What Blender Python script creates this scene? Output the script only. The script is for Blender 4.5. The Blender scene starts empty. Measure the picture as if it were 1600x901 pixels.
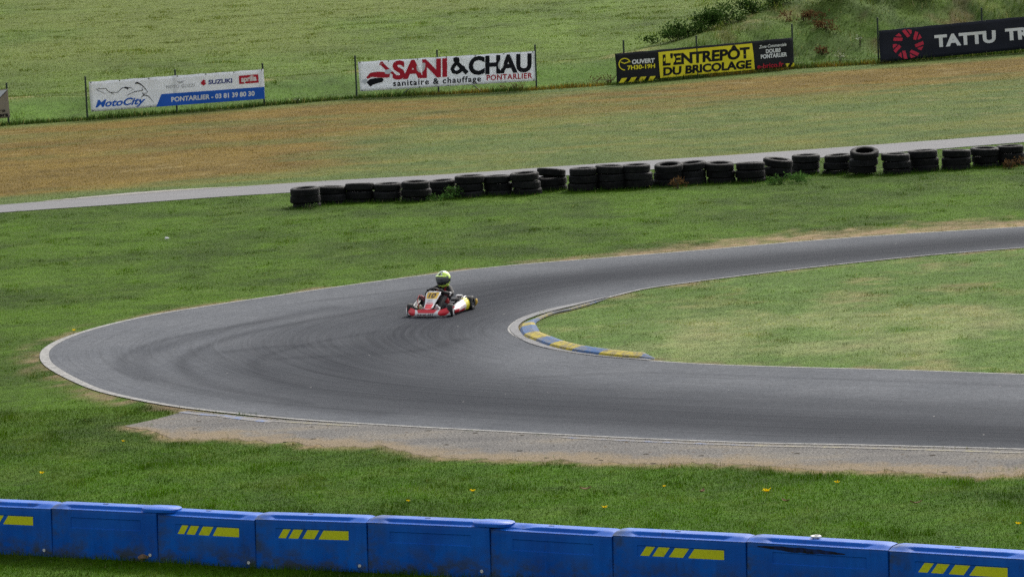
import bpy, bmesh, math, random
import numpy as np
from mathutils import Vector, Matrix

random.seed(7)
RNG = np.random.default_rng(11)
SC = bpy.context.scene
COL = SC.collection
R = math.radians

# ------------------------------------------------------------------ camera
H_CAM, FPX, PITCH, ROLL = 9.7, 6000.0, R(6.84), R(2.3)
_r0 = Vector((1, 0, 0)); _f = Vector((0, math.cos(PITCH), -math.sin(PITCH)))
_u0 = Vector((0, math.sin(PITCH), math.cos(PITCH)))
CR = _r0 * math.cos(ROLL) - _u0 * math.sin(ROLL)
CU = _u0 * math.cos(ROLL) + _r0 * math.sin(ROLL)
CPOS = Vector((0, 0, H_CAM))
cam_d = bpy.data.cameras.new('camera'); cam = bpy.data.objects.new('camera', cam_d); COL.objects.link(cam)
cam_d.sensor_width = 36; cam_d.lens = 36 * FPX / 1600; cam_d.clip_end = 6000; cam_d.clip_start = 1
Mx = Matrix((CR, CU, -_f)).transposed().to_4x4(); Mx.translation = CPOS
cam.matrix_world = Mx
SC.camera = cam

def ray(px, py):
    return (_f * FPX + CR * (px - 800) + CU * (450.5 - py))
def at(px, py, z=0.0):
    "survey: the point of the photo's ground (or of the level z) behind a picture position"
    d = ray(px, py); t = (z - H_CAM) / d.z
    return CPOS + d * t
def atl(pts, z=0.0):
    return np.array([at(x, y, z)[:2] for x, y in pts])

# ------------------------------------------------------------------ numpy noise
def _hash(ix, iy, seed):
    n = (ix.astype(np.int64) * 374761393 + iy.astype(np.int64) * 668265263 + seed * 974634777) & 0x7fffffff
    n = ((n ^ (n >> 13)) * 1274126177) & 0x7fffffff
    return ((n ^ (n >> 16)) & 0xffff) / 65535.0
def vnoise(x, y, seed=0):
    ix = np.floor(x); iy = np.floor(y); fx = x - ix; fy = y - iy
    fx = fx * fx * (3 - 2 * fx); fy = fy * fy * (3 - 2 * fy)
    a = _hash(ix, iy, seed); b = _hash(ix + 1, iy, seed); c = _hash(ix, iy + 1, seed); d = _hash(ix + 1, iy + 1, seed)
    return a + (b - a) * fx + (c - a) * fy + (a - b - c + d) * fx * fy
def fbm(x, y, seed=0, o=4):
    s = 0; a = .5; t = 0
    for k in range(o):
        s = s + a * vnoise(x * 2 ** k, y * 2 ** k, seed + k * 17); t += a; a *= .55
    return s / t
def sstep(a, b, x):
    t = np.clip((x - a) / (b - a), 0, 1); return t * t * (3 - 2 * t)

# ------------------------------------------------------------------ tagging and mesh helpers
def tag(o, label, cat=None, group=None, kind=None):
    o['label'] = label
    if cat: o['category'] = cat
    if group: o['group'] = group
    if kind: o['kind'] = kind
    return o
def empty(name, loc=(0, 0, 0), rz=0, parent=None):
    o = bpy.data.objects.new(name, None); COL.objects.link(o)
    o.location = loc; o.rotation_euler = (0, 0, rz); o.empty_display_size = .2
    if parent: o.parent = parent
    return o
def mesh_obj(name, verts, faces, mat=None, parent=None, smooth=False, mats=None, midx=None):
    me = bpy.data.meshes.new(name); me.from_pydata([tuple(v) for v in verts], [], faces)
    for m in (mats or ([mat] if mat else [])): me.materials.append(m)
    if midx is not None: me.polygons.foreach_set('material_index', midx)
    if smooth: me.polygons.foreach_set('use_smooth', [True] * len(me.polygons))
    me.update()
    o = bpy.data.objects.new(name, me); COL.objects.link(o)
    if parent: o.parent = parent
    return o
def autosmooth(o, ang=40):
    me = o.data
    bm = bmesh.new(); bm.from_mesh(me)
    for e in bm.edges:
        if len(e.link_faces) == 2: e.smooth = e.calc_face_angle(0) < R(ang)
    for f in bm.faces: f.smooth = True
    bm.to_mesh(me); bm.free()
    return o
class MB:
    "collects pieces of ONE mesh"
    def __init__(s): s.v = []; s.f = []; s.m = []
    def add(s, v, f, m=0):
        b = len(s.v); s.v += [tuple(x) for x in v]; s.f += [tuple(i + b for i in q) for q in f]; s.m += [m] * len(f); return s
    def box(s, c, d, rot=None, m=0, taper=1.0):
        x, y, z = d[0] / 2, d[1] / 2, d[2] / 2
        vs = [Vector((sx * x * (taper if sz > 0 else 1), sy * y * (taper if sz > 0 else 1), sz * z)) for sz in (-1, 1) for sy in (-1, 1) for sx in (-1, 1)]
        if rot is not None: vs = [rot @ v for v in vs]
        vs = [v + Vector(c) for v in vs]
        return s.add(vs, [(0, 2, 3, 1), (4, 5, 7, 6), (0, 1, 5, 4), (2, 6, 7, 3), (0, 4, 6, 2), (1, 3, 7, 5)], m)
    def tube(s, pts, rad, seg=10, m=0, closed=False, caps=True):
        pts = [Vector(p) for p in pts]; n = len(pts)
        rad = [rad] * n if not hasattr(rad, '__len__') else rad
        tang = []
        for i in range(n):
            a = pts[(i - 1) % n] if (i or closed) else pts[i]; b = pts[(i + 1) % n] if (i < n - 1 or closed) else pts[i]
            tang.append((b - a).normalized())
        up = Vector((0, 0, 1)) if abs(tang[0].z) < .9 else Vector((1, 0, 0))
        nrm = (up - tang[0] * up.dot(tang[0])).normalized()
        vs = []
        for i in range(n):
            nrm = (nrm - tang[i] * nrm.dot(tang[i])).normalized(); bi = tang[i].cross(nrm)
            for k in range(seg):
                a = 2 * math.pi * k / seg
                vs.append(pts[i] + (nrm * math.cos(a) + bi * math.sin(a)) * rad[i])
        fs = []
        for i in range(n if closed else n - 1):
            j = (i + 1) % n
            for k in range(seg):
                q = (k + 1) % seg
                fs.append((i * seg + k, i * seg + q, j * seg + q, j * seg + k))
        if caps and not closed:
            fs.append(tuple(range(seg - 1, -1, -1))); fs.append(tuple((n - 1) * seg + k for k in range(seg)))
        return s.add(vs, fs, m)
    def lathe(s, prof, seg=32, M=None, m=0, closed=False):
        "profile of (radius, height) about z"
        vs = []; n = len(prof)
        for k in range(seg):
            a = 2 * math.pi * k / seg
            for r, z in prof:
                v = Vector((r * math.cos(a), r * math.sin(a), z)); vs.append(M @ v if M else v)
        fs = []
        for k in range(seg):
            q = (k + 1) % seg
            for i in range(n if closed else n - 1):
                j = (i + 1) % n
                fs.append((k * n + i, q * n + i, q * n + j, k * n + j))
        return s.add(vs, fs, m)
    def build(s, name, mat=None, parent=None, smooth=False, mats=None, auto=None):
        o = mesh_obj(name, s.v, s.f, mat, parent, smooth, mats, s.m if mats else None)
        if auto: autosmooth(o, auto)
        return o
def ellipsoid(mb, c, r, rot=None, seg=16, rings=10, m=0):
    vs = []; fs = []
    for i in range(rings + 1):
        th = math.pi * i / rings
        for k in range(seg):
            a = 2 * math.pi * k / seg
            v = Vector((r[0] * math.sin(th) * math.cos(a), r[1] * math.sin(th) * math.sin(a), r[2] * math.cos(th)))
            if rot is not None: v = rot @ v
            vs.append(v + Vector(c))
    for i in range(rings):
        for k in range(seg):
            q = (k + 1) % seg
            fs.append((i * seg + k, (i + 1) * seg + k, (i + 1) * seg + q, i * seg + q))
    mb.add(vs, fs, m)

# ------------------------------------------------------------------ materials
def newmat(name):
    m = bpy.data.materials.new(name); m.use_nodes = True
    nt = m.node_tree; b = nt.nodes['Principled BSDF']
    return m, nt, b
def L(nt, a, b): nt.links.new(a, b)
def node(nt, t, **kw):
    n = nt.nodes.new(t)
    for k, v in kw.items():
        if k in n.inputs: n.inputs[k].default_value = v
        else: setattr(n, k, v)
    return n
def ramp(nt, fac, stops):
    n = nt.nodes.new('ShaderNodeValToRGB'); cr = n.color_ramp
    while len(cr.elements) < len(stops): cr.elements.new(.5)
    for e, (p, c) in zip(cr.elements, stops):
        e.position = p; e.color = (*c, 1) if hasattr(c, '__len__') else (c, c, c, 1)
    L(nt, fac, n.inputs[0]); return n.outputs[0]
def mixc(nt, fac, a, b, mode='MIX'):
    n = nt.nodes.new('ShaderNodeMix'); n.data_type = 'RGBA'; n.blend_type = mode
    for s, v in ((n.inputs[0], fac), (n.inputs[6], a), (n.inputs[7], b)):
        if hasattr(v, 'is_linked'): L(nt, v, s)
        elif hasattr(v, '__len__'): s.default_value = (*v, 1) if len(v) == 3 else v
        else: s.default_value = v
    return n.outputs[2]
def noise(nt, vec, scale, detail=4, rough=.55):
    n = node(nt, 'ShaderNodeTexNoise', Scale=scale, Detail=detail, Roughness=rough)
    if vec is not None: L(nt, vec, n.inputs['Vector'])
    return n.outputs[0]
def objco(nt): return nt.nodes.new('ShaderNodeTexCoord').outputs['Object']
def mapping(nt, vec, scale):
    n = nt.nodes.new('ShaderNodeMapping'); L(nt, vec, n.inputs[0]); n.inputs['Scale'].default_value = scale; return n.outputs[0]
def bump(nt, b, h, strength=.3, dist=.02):
    n = node(nt, 'ShaderNodeBump', Strength=strength, Distance=dist); L(nt, h, n.inputs['Height']); L(nt, n.outputs[0], b.inputs['Normal'])
def paint(name, col, rough=.45, var=.18, scale=9, metal=0.0, coat=0.0, bmp=0.0):
    m, nt, b = newmat(name); v = objco(nt)
    n = noise(nt, v, scale, 5)
    lo = tuple(c * (1 - var) for c in col); hi = tuple(min(1, c * (1 + var * .6)) for c in col)
    L(nt, ramp(nt, n, [(.3, lo), (.7, hi)]), b.inputs['Base Color'])
    L(nt, ramp(nt, noise(nt, v, scale * 3, 3), [(.3, max(0, rough - .1)), (.7, min(1, rough + .12))]), b.inputs['Roughness'])
    b.inputs['Metallic'].default_value = metal; b.inputs['Coat Weight'].default_value = coat
    if bmp: bump(nt, b, noise(nt, v, scale * 12, 3), bmp, .01)
    return m

# ------------------------------------------------------------------ survey of the place (outlines read off the photograph)
def catmull(P, step=.25):
    P = np.asarray(P, float); out = []
    Q = np.vstack([2 * P[0] - P[1], P, 2 * P[-1] - P[-2]])
    for i in range(1, len(Q) - 2):
        p0, p1, p2, p3 = Q[i - 1], Q[i], Q[i + 1], Q[i + 2]
        # centripetal parameterisation
        t0 = 0; t1 = t0 + np.linalg.norm(p1 - p0) ** .5; t2 = t1 + np.linalg.norm(p2 - p1) ** .5; t3 = t2 + np.linalg.norm(p3 - p2) ** .5
        n = max(2, int(np.linalg.norm(p2 - p1) / step)); t = np.linspace(t1, t2, n, endpoint=False)[:, None]
        A1 = (t1 - t) / (t1 - t0) * p0 + (t - t0) / (t1 - t0) * p1; A2 = (t2 - t) / (t2 - t1) * p1 + (t - t1) / (t2 - t1) * p2
        A3 = (t3 - t) / (t3 - t2) * p2 + (t - t2) / (t3 - t2) * p3
        B1 = (t2 - t) / (t2 - t0) * A1 + (t - t0) / (t2 - t0) * A2; B2 = (t3 - t) / (t3 - t1) * A2 + (t - t1) / (t3 - t1) * A3
        out.append((t2 - t) / (t2 - t1) * B1 + (t - t1) / (t2 - t1) * B2)
    return np.vstack(out + [P[-1:]])
def resample(P, n):
    d = np.r_[0, np.cumsum(np.linalg.norm(np.diff(P, axis=0), axis=1))]
    t = np.linspace(0, d[-1], n); return np.c_[np.interp(t, d, P[:, 0]), np.interp(t, d, P[:, 1])]
def offset_line(P, w):
    T = np.gradient(P, axis=0); T /= np.linalg.norm(T, axis=1)[:, None] + 1e-9
    return P + np.c_[-T[:, 1], T[:, 0]] * (w[:, None] if hasattr(w, '__len__') else w)
# outer edge, near right -> apex -> far right, in four stretches; inner edge matched stretch by stretch
OUT = [[(2500, 737), (1900, 714), (1600, 702), (1330, 695), (1180, 692), (1000, 685), (780, 674), (600, 664), (450, 654)],
       [(450, 654), (280, 636), (200, 622), (150, 610), (110, 594), (80, 578), (66, 567), (62, 557)],
       [(62, 557), (66, 546), (86, 533), (120, 520), (170, 506), (240, 491), (340, 475), (440, 460)],
       [(440, 460), (560, 443), (690, 426), (800, 414), (950, 402), (1100, 390), (1250, 377), (1400, 366), (1600, 354), (1900, 337), (2500, 303)]]
INN = [[(2500, 617), (1900, 595), (1600, 584), (1400, 577), (1250, 573), (1100, 568), (1010, 562)],
       [(1010, 562), (940, 556), (880, 548), (840, 538), (812, 526), (799, 515)],
       [(799, 515), (804, 506), (818, 497), (850, 486), (900, 475), (950, 465)],
       [(950, 465), (1010, 451), (1080, 441), (1150, 432), (1250, 420), (1350, 409), (1450, 399), (1600, 387), (1900, 364), (2500, 318)]]
def joined(S): return [S[0][0]] + [p for s in S for p in s[1:]]
OUTW = catmull(atl(joined(OUT))); INNW = catmull(atl(joined(INN)))
def stretch(S, W, n):
    res = []; idx = [0]
    for s in S:
        e = atl([s[-1]])[0]; idx.append(int(np.argmin(np.linalg.norm(W - e, axis=1))))
    for k in range(4): res.append(resample(W[idx[k]:idx[k + 1] + 1], n[k])[:-1])
    return np.vstack(res + [W[-1:]])
NS = [120, 90, 90, 160]
SO = stretch(OUT, OUTW, NS); SI = stretch(INN, INNW, NS)
TRACK = np.vstack([OUTW, INNW[::-1]])
_ru = catmull(atl([(292, 640.5), (450, 655), (600, 664), (780, 674), (1000, 685), (1180, 692), (1330, 695), (1600, 702), (1900, 714), (2500, 737)])); _rl = catmull(atl([(195, 665), (240, 672), (340, 684), (450, 693), (600, 704), (760, 711), (1000, 720), (1200, 727), (1400, 735), (1600, 741), (1900, 756), (2500, 785)]))
_ru = np.vstack([catmull(atl([(195, 664.5), (245, 653.5), (292, 640.5)]))[:-1], _ru])
RUA, RUB_ = resample(_ru, 420), resample(_rl, 420)
_w = np.linalg.norm(RUB_ - RUA, axis=1)[:, None]
_rag = (fbm(RUB_[:, 0] * .9, RUB_[:, 0] * 0 + 5, 93, 5) - .5) * 1.5 + (fbm(RUB_[:, 0] * 5, RUB_[:, 0] * 0 + 2, 94, 3) - .5) * .5
RUB_ = RUB_ + (RUB_ - RUA) / (_w + .05) * (_rag[:, None] * np.minimum(1, _w / 1.2))
RUNOFF = np.vstack([RUA, RUB_[::-1]])
PF = catmull(atl([(-250, 339), (0, 320), (200, 304), (350, 293), (500, 283), (700, 272), (900, 258), (1100, 245), (1300, 231), (1450, 220), (1600, 209), (1850, 192), (2500, 147)]), .6)
PN = catmull(atl([(-250, 352), (0, 332), (200, 318), (350, 307), (500, 298), (700, 286), (900, 273), (1100, 259), (1300, 245), (1450, 234), (1600, 222), (1850, 205), (2500, 160)]), .6)
PATH = np.vstack([PF, PN[::-1]])
FENCE_PX = [(-250, 214), (12, 195), (137, 187), (276, 176), (412, 165), (557, 153), (690, 147), (838, 140), (975, 131), (1090, 121), (1241, 107), (1375, 99), (1536, 86), (1700, 74)]
FEN = atl(FENCE_PX)
def fy(x): return np.interp(x, FEN[:, 0], FEN[:, 1])
def pfy(x): return np.interp(x, PF[:, 0], PF[:, 1])
def pny(x): return np.interp(x, PN[:, 0], PN[:, 1])
def inside(x, y, P):
    c = np.zeros(x.shape, bool); xa, ya = P[-1]
    for xb, yb in P:
        if ya != yb:
            m = ((yb > y) != (ya > y)); c ^= m & (x < (xa - xb) * (y - yb) / (ya - yb) + xb)
        xa, ya = xb, yb
    return c
def dist_line(x, y, P, far=6.0):
    out = np.full(x.shape, float(far))
    m = (x > P[:, 0].min() - far) & (x < P[:, 0].max() + far) & (y > P[:, 1].min() - far) & (y < P[:, 1].max() + far)
    xx, yy = x[m], y[m]; d = np.full(xx.shape, float(far) ** 2)
    for (ax, ay), (bx, by) in zip(P[:-1], P[1:]):
        ex, ey = bx - ax, by - ay; l2 = ex * ex + ey * ey + 1e-12
        t = np.clip(((xx - ax) * ex + (yy - ay) * ey) / l2, 0, 1)
        np.minimum(d, (xx - ax - t * ex) ** 2 + (yy - ay - t * ey) ** 2, out=d)
    out[m] = np.sqrt(d); return out
OUT_C = resample(OUTW, 130); INN_C = resample(INNW, 110); RUB_C = resample(RUB_, 160); RUN_C = resample(np.vstack([RUNOFF, RUNOFF[:1]]), 110); PF_C = resample(PF, 50); PN_C = resample(PN, 50)

# ------------------------------------------------------------------ terrain
XB0 = at(960, 130)[0]; XB1 = at(1330, 100)[0]
def height(x, y):
    b = y - fy(x)
    a = .55 + 1.75 * sstep(XB0 - 1.5, XB1, x)
    top = 5.0 + 3.0 * sstep(XB0, XB1, x)
    h = a * sstep(.6, top, b)
    back = sstep(top + 1.5, top + 9, b)
    h = h * (1 - back * .75) + np.clip(b - 12, 0, 400) * .012
    rough = sstep(.8, 3, b) * (.1 + .28 * sstep(XB0, XB1, x) * (1 - back))
    h = h + rough * (fbm(x * .55, y * .55, 5) - .5) * 2
    return np.where(b > 0, h, 0.0)

# what the ground itself is made of: colours of turf, straw and bare soil
C_LUSH = np.array((.036, .088, .001)); C_LAWN = np.array((.046, .096, .002)); C_INF = np.array((.104, .178, .038))
C_STRAW = np.array((.27, .22, .105)); C_BROWN = np.array((.150, .102, .020)); C_OLIVE = np.array((.094, .138, .034))
C_MEAD = np.array((.092, .142, .024)); C_BANK = np.array((.078, .142, .022)); C_SOIL = np.array((.185, .135, .075)); C_DARK = np.array((.026, .05, .012))
CEN_IN = atl([(1330, 520)])[0]
def lerp(a, b, t): return a + (b - a) * t[:, None]
def turf(x, y):
    n1 = fbm(x * .16, y * .09, 1); n2 = fbm(x * .55, y * .5, 2); n3 = fbm(x * 2.0, y * 2.6, 3); n7 = fbm(x * 5.5, y * 8, 4, 3)
    c = lerp(np.repeat(C_LUSH[None], len(x), 0), C_LAWN[None], sstep(56, 70, y))
    c = c * (.42 + .55 * sstep(.25, .75, n2) + .25 * n1 + .40 * n3)[:, None]
    c = lerp(c, np.array((.088, .135, .020))[None], sstep(.50, .72, n3 * .6 + fbm(x * .8, y * .8, 6) * .4) * .38)
    inf = inside(x, y, np.vstack([INNW, INNW[:1]]))
    ci = lerp(np.repeat((C_INF * .9)[None], len(x), 0), C_STRAW[None] * .85, sstep(.50, .78, n2 * .6 + n3 * .4) * .8)
    ci = lerp(ci, C_LAWN[None], sstep(.5, .75, n1) * .35)
    dry = np.exp(-(((x - CEN_IN[0]) / 4.2) ** 2 + ((y - CEN_IN[1]) / 3.2) ** 2))
    ci = lerp(ci, (C_STRAW * np.array((.82, 1.15, 1.0)))[None], np.clip(dry * (.1 + 1.5 * sstep(.40, .66, n2)), 0, .58))
    c = np.where(inf[:, None], ci * (.8 + .4 * n3)[:, None], c)
    # strip between service road and fence: burnt off brown on the left, mown olive on the right
    f, p, q = fy(x), pfy(x), pny(x); s = (y - p) / (f - p)
    ys_ = (y - p); st = fbm(x * .09, ys_ * .32, 7); st2 = fbm(x * .45, ys_ * .95, 8)
    L_ = 1 - sstep(at(350, 200)[0], at(700, 200)[0], x); far = sstep(.50, .74, s) * (1 - sstep(.86, .97, s))
    br = np.clip((L_ * sstep(.02, .14, s) * 1.3 + (1 - L_) * (far * .95 + .10)) * (.50 + 1.0 * sstep(.25, .75, st)) + (st2 - .5) * 1.0, 0, 1) * (1 - .85 * sstep(.9, .99, s))
    cb = lerp(np.repeat(C_OLIVE[None], len(x), 0), C_BROWN[None], br) * (.50 + .70 * st2 + .30 * n3)[:, None]
    cb = lerp(cb, C_STRAW[None], sstep(.66, .86, fbm(x * .9, y * 1.6, 21)) * .55 * sstep(.0, .25, s))
    c = np.where(((s > 0) & (s < 1))[:, None], cb, c)
    # beyond the fence
    b = y - f
    cm = lerp(np.repeat(C_BANK[None], len(x), 0), C_MEAD[None], sstep(4.2, 7.5, b + n2 * 2))
    n6 = fbm(x * .35, y * .16, 33); cm = cm * (.20 + .55 * n2 + .36 * n3 + .70 * n6)[:, None]
    cm = lerp(cm, C_STRAW[None] * 1.05, sstep(.52, .74, n3 * .5 + n2 * .5) * np.exp(-((b - 6.6) / 1.5) ** 2) * .8)
    cm = lerp(cm, np.array((.125, .158, .036))[None], sstep(14, 40, b) * sstep(.42, .7, fbm(x * .07, y * .035, 31)) * .8)
    ro = sstep(XB0, XB1, x) * sstep(1, 3, b) * (1 - sstep(10, 15, b))
    cm = lerp(cm, np.array((.14, .10, .05))[None], ro * sstep(.60, .74, fbm(x * .8, y * .8, 41)) * .8)
    cm = lerp(cm, np.array((.028, .055, .012))[None], ro * sstep(.48, .66, fbm(x * .7, y * .6, 43)) * .55)
    cm = lerp(cm, np.array((.11, .16, .05))[None], ro * sstep(.5, .7, fbm(x * 1.1, y * 1.1, 42)) * .6)
    c = np.where((b > 0)[:, None], cm, c)
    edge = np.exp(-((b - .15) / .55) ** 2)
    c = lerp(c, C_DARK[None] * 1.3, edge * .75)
    # worn soil along the track edges
    do = dist_line(x, y, OUT_C); di = dist_line(x, y, INN_C); dr = dist_line(x, y, RUN_C)
    n4 = fbm(x * .35, y * .35, 51); n5 = fbm(x * 2.6, y * 1.6, 52, 5)
    fars = sstep(at(700, 430)[0], at(1300, 380)[0], x) * (y > 85)
    wear = np.clip(1.2 - do / (.10 + .62 * n4 * n5 * 2 + 3.2 * fars * n5), 0, 1) * sstep(.40, .58, n5 + .44 * fars)
    wear = np.maximum(wear, np.clip(1.1 - di / (.22 + .5 * n4), 0, 1) * sstep(.38, .6, n5) * .8)
    drl = dist_line(x, y, RUB_C, 3.0); wr = np.clip(1.15 - drl / (.10 + .34 * n4), 0, 1) * sstep(.30, .55, n5 + .25 * np.exp(-drl / .12))
    wear = np.maximum(wear, wr)
    wear = np.clip(wear * 1.3, 0, 1) * (.55 + .45 * sstep(.4, .55, fbm(x * 6, y * 3, 53, 3))); c = lerp(c, C_SOIL[None] * (.65 + .7 * n3)[:, None] * (1 + .25 * wr + .35 * fars)[:, None], wear)
    c = c * (.70 + .60 * n7)[:, None]
    return np.clip(c, .001, .8), wear
def blocked(x, y):
    x = x + (fbm(x * 2.2, y * 2.2, 91) - .5) * .30; y = y + (fbm(x * 1.6, y * 1.6, 92) - .5) * .75
    yr = y + (RNG.random(len(x)) - .5) * .35 + (RNG.random(len(x)) < .08) * -.5
    return inside(x, y, TRACK) | inside(x, yr, RUNOFF) | inside(x, y, PATH)

def m_turf(name, bump_s):
    m, nt, b = newmat(name); a = node(nt, 'ShaderNodeAttribute', attribute_name='turf')
    v = objco(nt); n = noise(nt, v, 9, 6, .7); n2 = noise(nt, v, 42, 3, .7)
    c = mixc(nt, 1.0, a.outputs['Color'], ramp(nt, n, [(.25, .55), (.75, 1.45)]), 'MULTIPLY')
    c = mixc(nt, .7, c, ramp(nt, n2, [(.3, .6), (.7, 1.35)]), 'MULTIPLY')
    L(nt, c, b.inputs['Base Color']); b.inputs['Roughness'].default_value = .95; b.inputs['Specular IOR Level'].default_value = .1
    bump(nt, b, n, bump_s, .06)
    return m
def m_blade():
    m, nt, b = newmat('grass_blade'); a = node(nt, 'ShaderNodeAttribute', attribute_name='turf')
    nt.nodes.remove(b); out = nt.nodes['Material Output']
    d = node(nt, 'ShaderNodeBsdfDiffuse'); t = node(nt, 'ShaderNodeBsdfTranslucent'); mx = node(nt, 'ShaderNodeMixShader'); mx.inputs[0].default_value = .30
    g = nt.nodes.new('ShaderNodeNewGeometry'); nv = node(nt, 'ShaderNodeMix', data_type='VECTOR'); nv.inputs[0].default_value = .55
    L(nt, g.outputs['Normal'], nv.inputs[4]); nv.inputs[5].default_value = (0, 0, 1)
    no = node(nt, 'ShaderNodeVectorMath', operation='NORMALIZE'); L(nt, nv.outputs[1], no.inputs[0]); L(nt, no.outputs[0], d.inputs['Normal'])
    L(nt, a.outputs['Color'], d.inputs[0]); L(nt, mixc(nt, 1.0, a.outputs['Color'], (1.05, 1.15, .5), 'MULTIPLY'), t.inputs[0])
    L(nt, d.outputs[0], mx.inputs[1]); L(nt, t.outputs[0], mx.inputs[2]); L(nt, mx.outputs[0], out.inputs[0])
    return m
M_GROUND = m_turf('turf_ground', .6); M_BLADE = m_blade()

def set_color(me, rgb):
    at_ = me.color_attributes.new('turf', 'FLOAT_COLOR', 'POINT')
    arr = np.ones((len(me.vertices), 4), np.float32); arr[:, :3] = rgb; at_.data.foreach_set('color', arr.ravel())

def build_ground():
    xs = np.r_[-3000, -900, -300, -120, -60, np.arange(-34, 34.01, .22), 60, 120, 300, 900, 3000]
    ys = np.r_[-600, -150, 0, 20, 34, np.arange(42, 100, .25), np.arange(100, 150, .3), np.arange(150, 175, .35), np.arange(175, 260, .8), np.arange(260, 400, 8), 500, 800, 1500, 3500]
    X, Y = np.meshgrid(xs, ys); x = X.ravel(); y = Y.ravel()
    z = height(x, y) - .012
    nx, ny = len(xs), len(ys)
    me = bpy.data.meshes.new('ground')
    i = np.arange(nx * ny).reshape(ny, nx); q = np.stack([i[:-1, :-1], i[:-1, 1:], i[1:, 1:], i[1:, :-1]], -1).reshape(-1, 4)
    me.vertices.add(nx * ny); me.vertices.foreach_set('co', np.c_[x, y, z].astype(np.float32).ravel())
    me.loops.add(q.size); me.loops.foreach_set('vertex_index', q.ravel().astype(np.int32))
    me.polygons.add(len(q)); me.polygons.foreach_set('loop_start', np.arange(0, q.size, 4, dtype=np.int32)); me.polygons.foreach_set('loop_total', np.full(len(q), 4, np.int32))
    me.polygons.foreach_set('use_smooth', np.ones(len(q), bool))
    me.update(calc_edges=True); me.validate()
    c, w = turf(x, y); set_color(me, c * .92)
    me.materials.append(M_GROUND)
    o = bpy.data.objects.new('ground', me); COL.objects.link(o)
    tag(o, 'wide green and brown turf ground of the karting circuit', 'ground', kind='structure')
build_ground()

def sheet(name, P, z, mat, label):
    bm = bmesh.new(); vs = [bm.verts.new((a, b, z)) for a, b in P]
    bm.faces.new(vs); bmesh.ops.triangulate(bm, faces=bm.faces[:])
    for f in bm.faces:
        if f.normal.z < 0: f.normal_flip()
    me = bpy.data.meshes.new(name); bm.to_mesh(me); bm.free(); me.materials.append(mat)
    o = bpy.data.objects.new(name, me); COL.objects.link(o)
    return tag(o, label, kind='structure')
def strip(name, A, B, z, mat, label, nv=1, uvw=None, kind='structure'):
    n = len(A); vs = []; fs = []
    for i in range(n):
        for k in range(nv + 1):
            p = A[i] + (B[i] - A[i]) * k / nv; vs.append((p[0], p[1], z))
    w = nv + 1
    for i in range(n - 1):
        for k in range(nv): fs.append((i * w + k, i * w + k + 1, (i + 1) * w + k + 1, (i + 1) * w + k))
    o = mesh_obj(name, vs, fs, mat); me = o.data
    mid = (A + B) / 2; u = np.r_[0, np.cumsum(np.linalg.norm(np.diff(mid, axis=0), axis=1))]
    uv = me.uv_layers.new(name='UVMap'); idx = np.zeros(len(me.loops), np.int32); me.loops.foreach_get('vertex_index', idx)
    uu = np.repeat(u, w); vv = np.tile(np.linspace(0, 1, w), n)
    uv.data.foreach_set('uv', np.c_[uu[idx], vv[idx]].astype(np.float32).ravel())
    if me.polygons[0].normal.z < 0: me.flip_normals()
    return tag(o, label, kind=kind)

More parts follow.
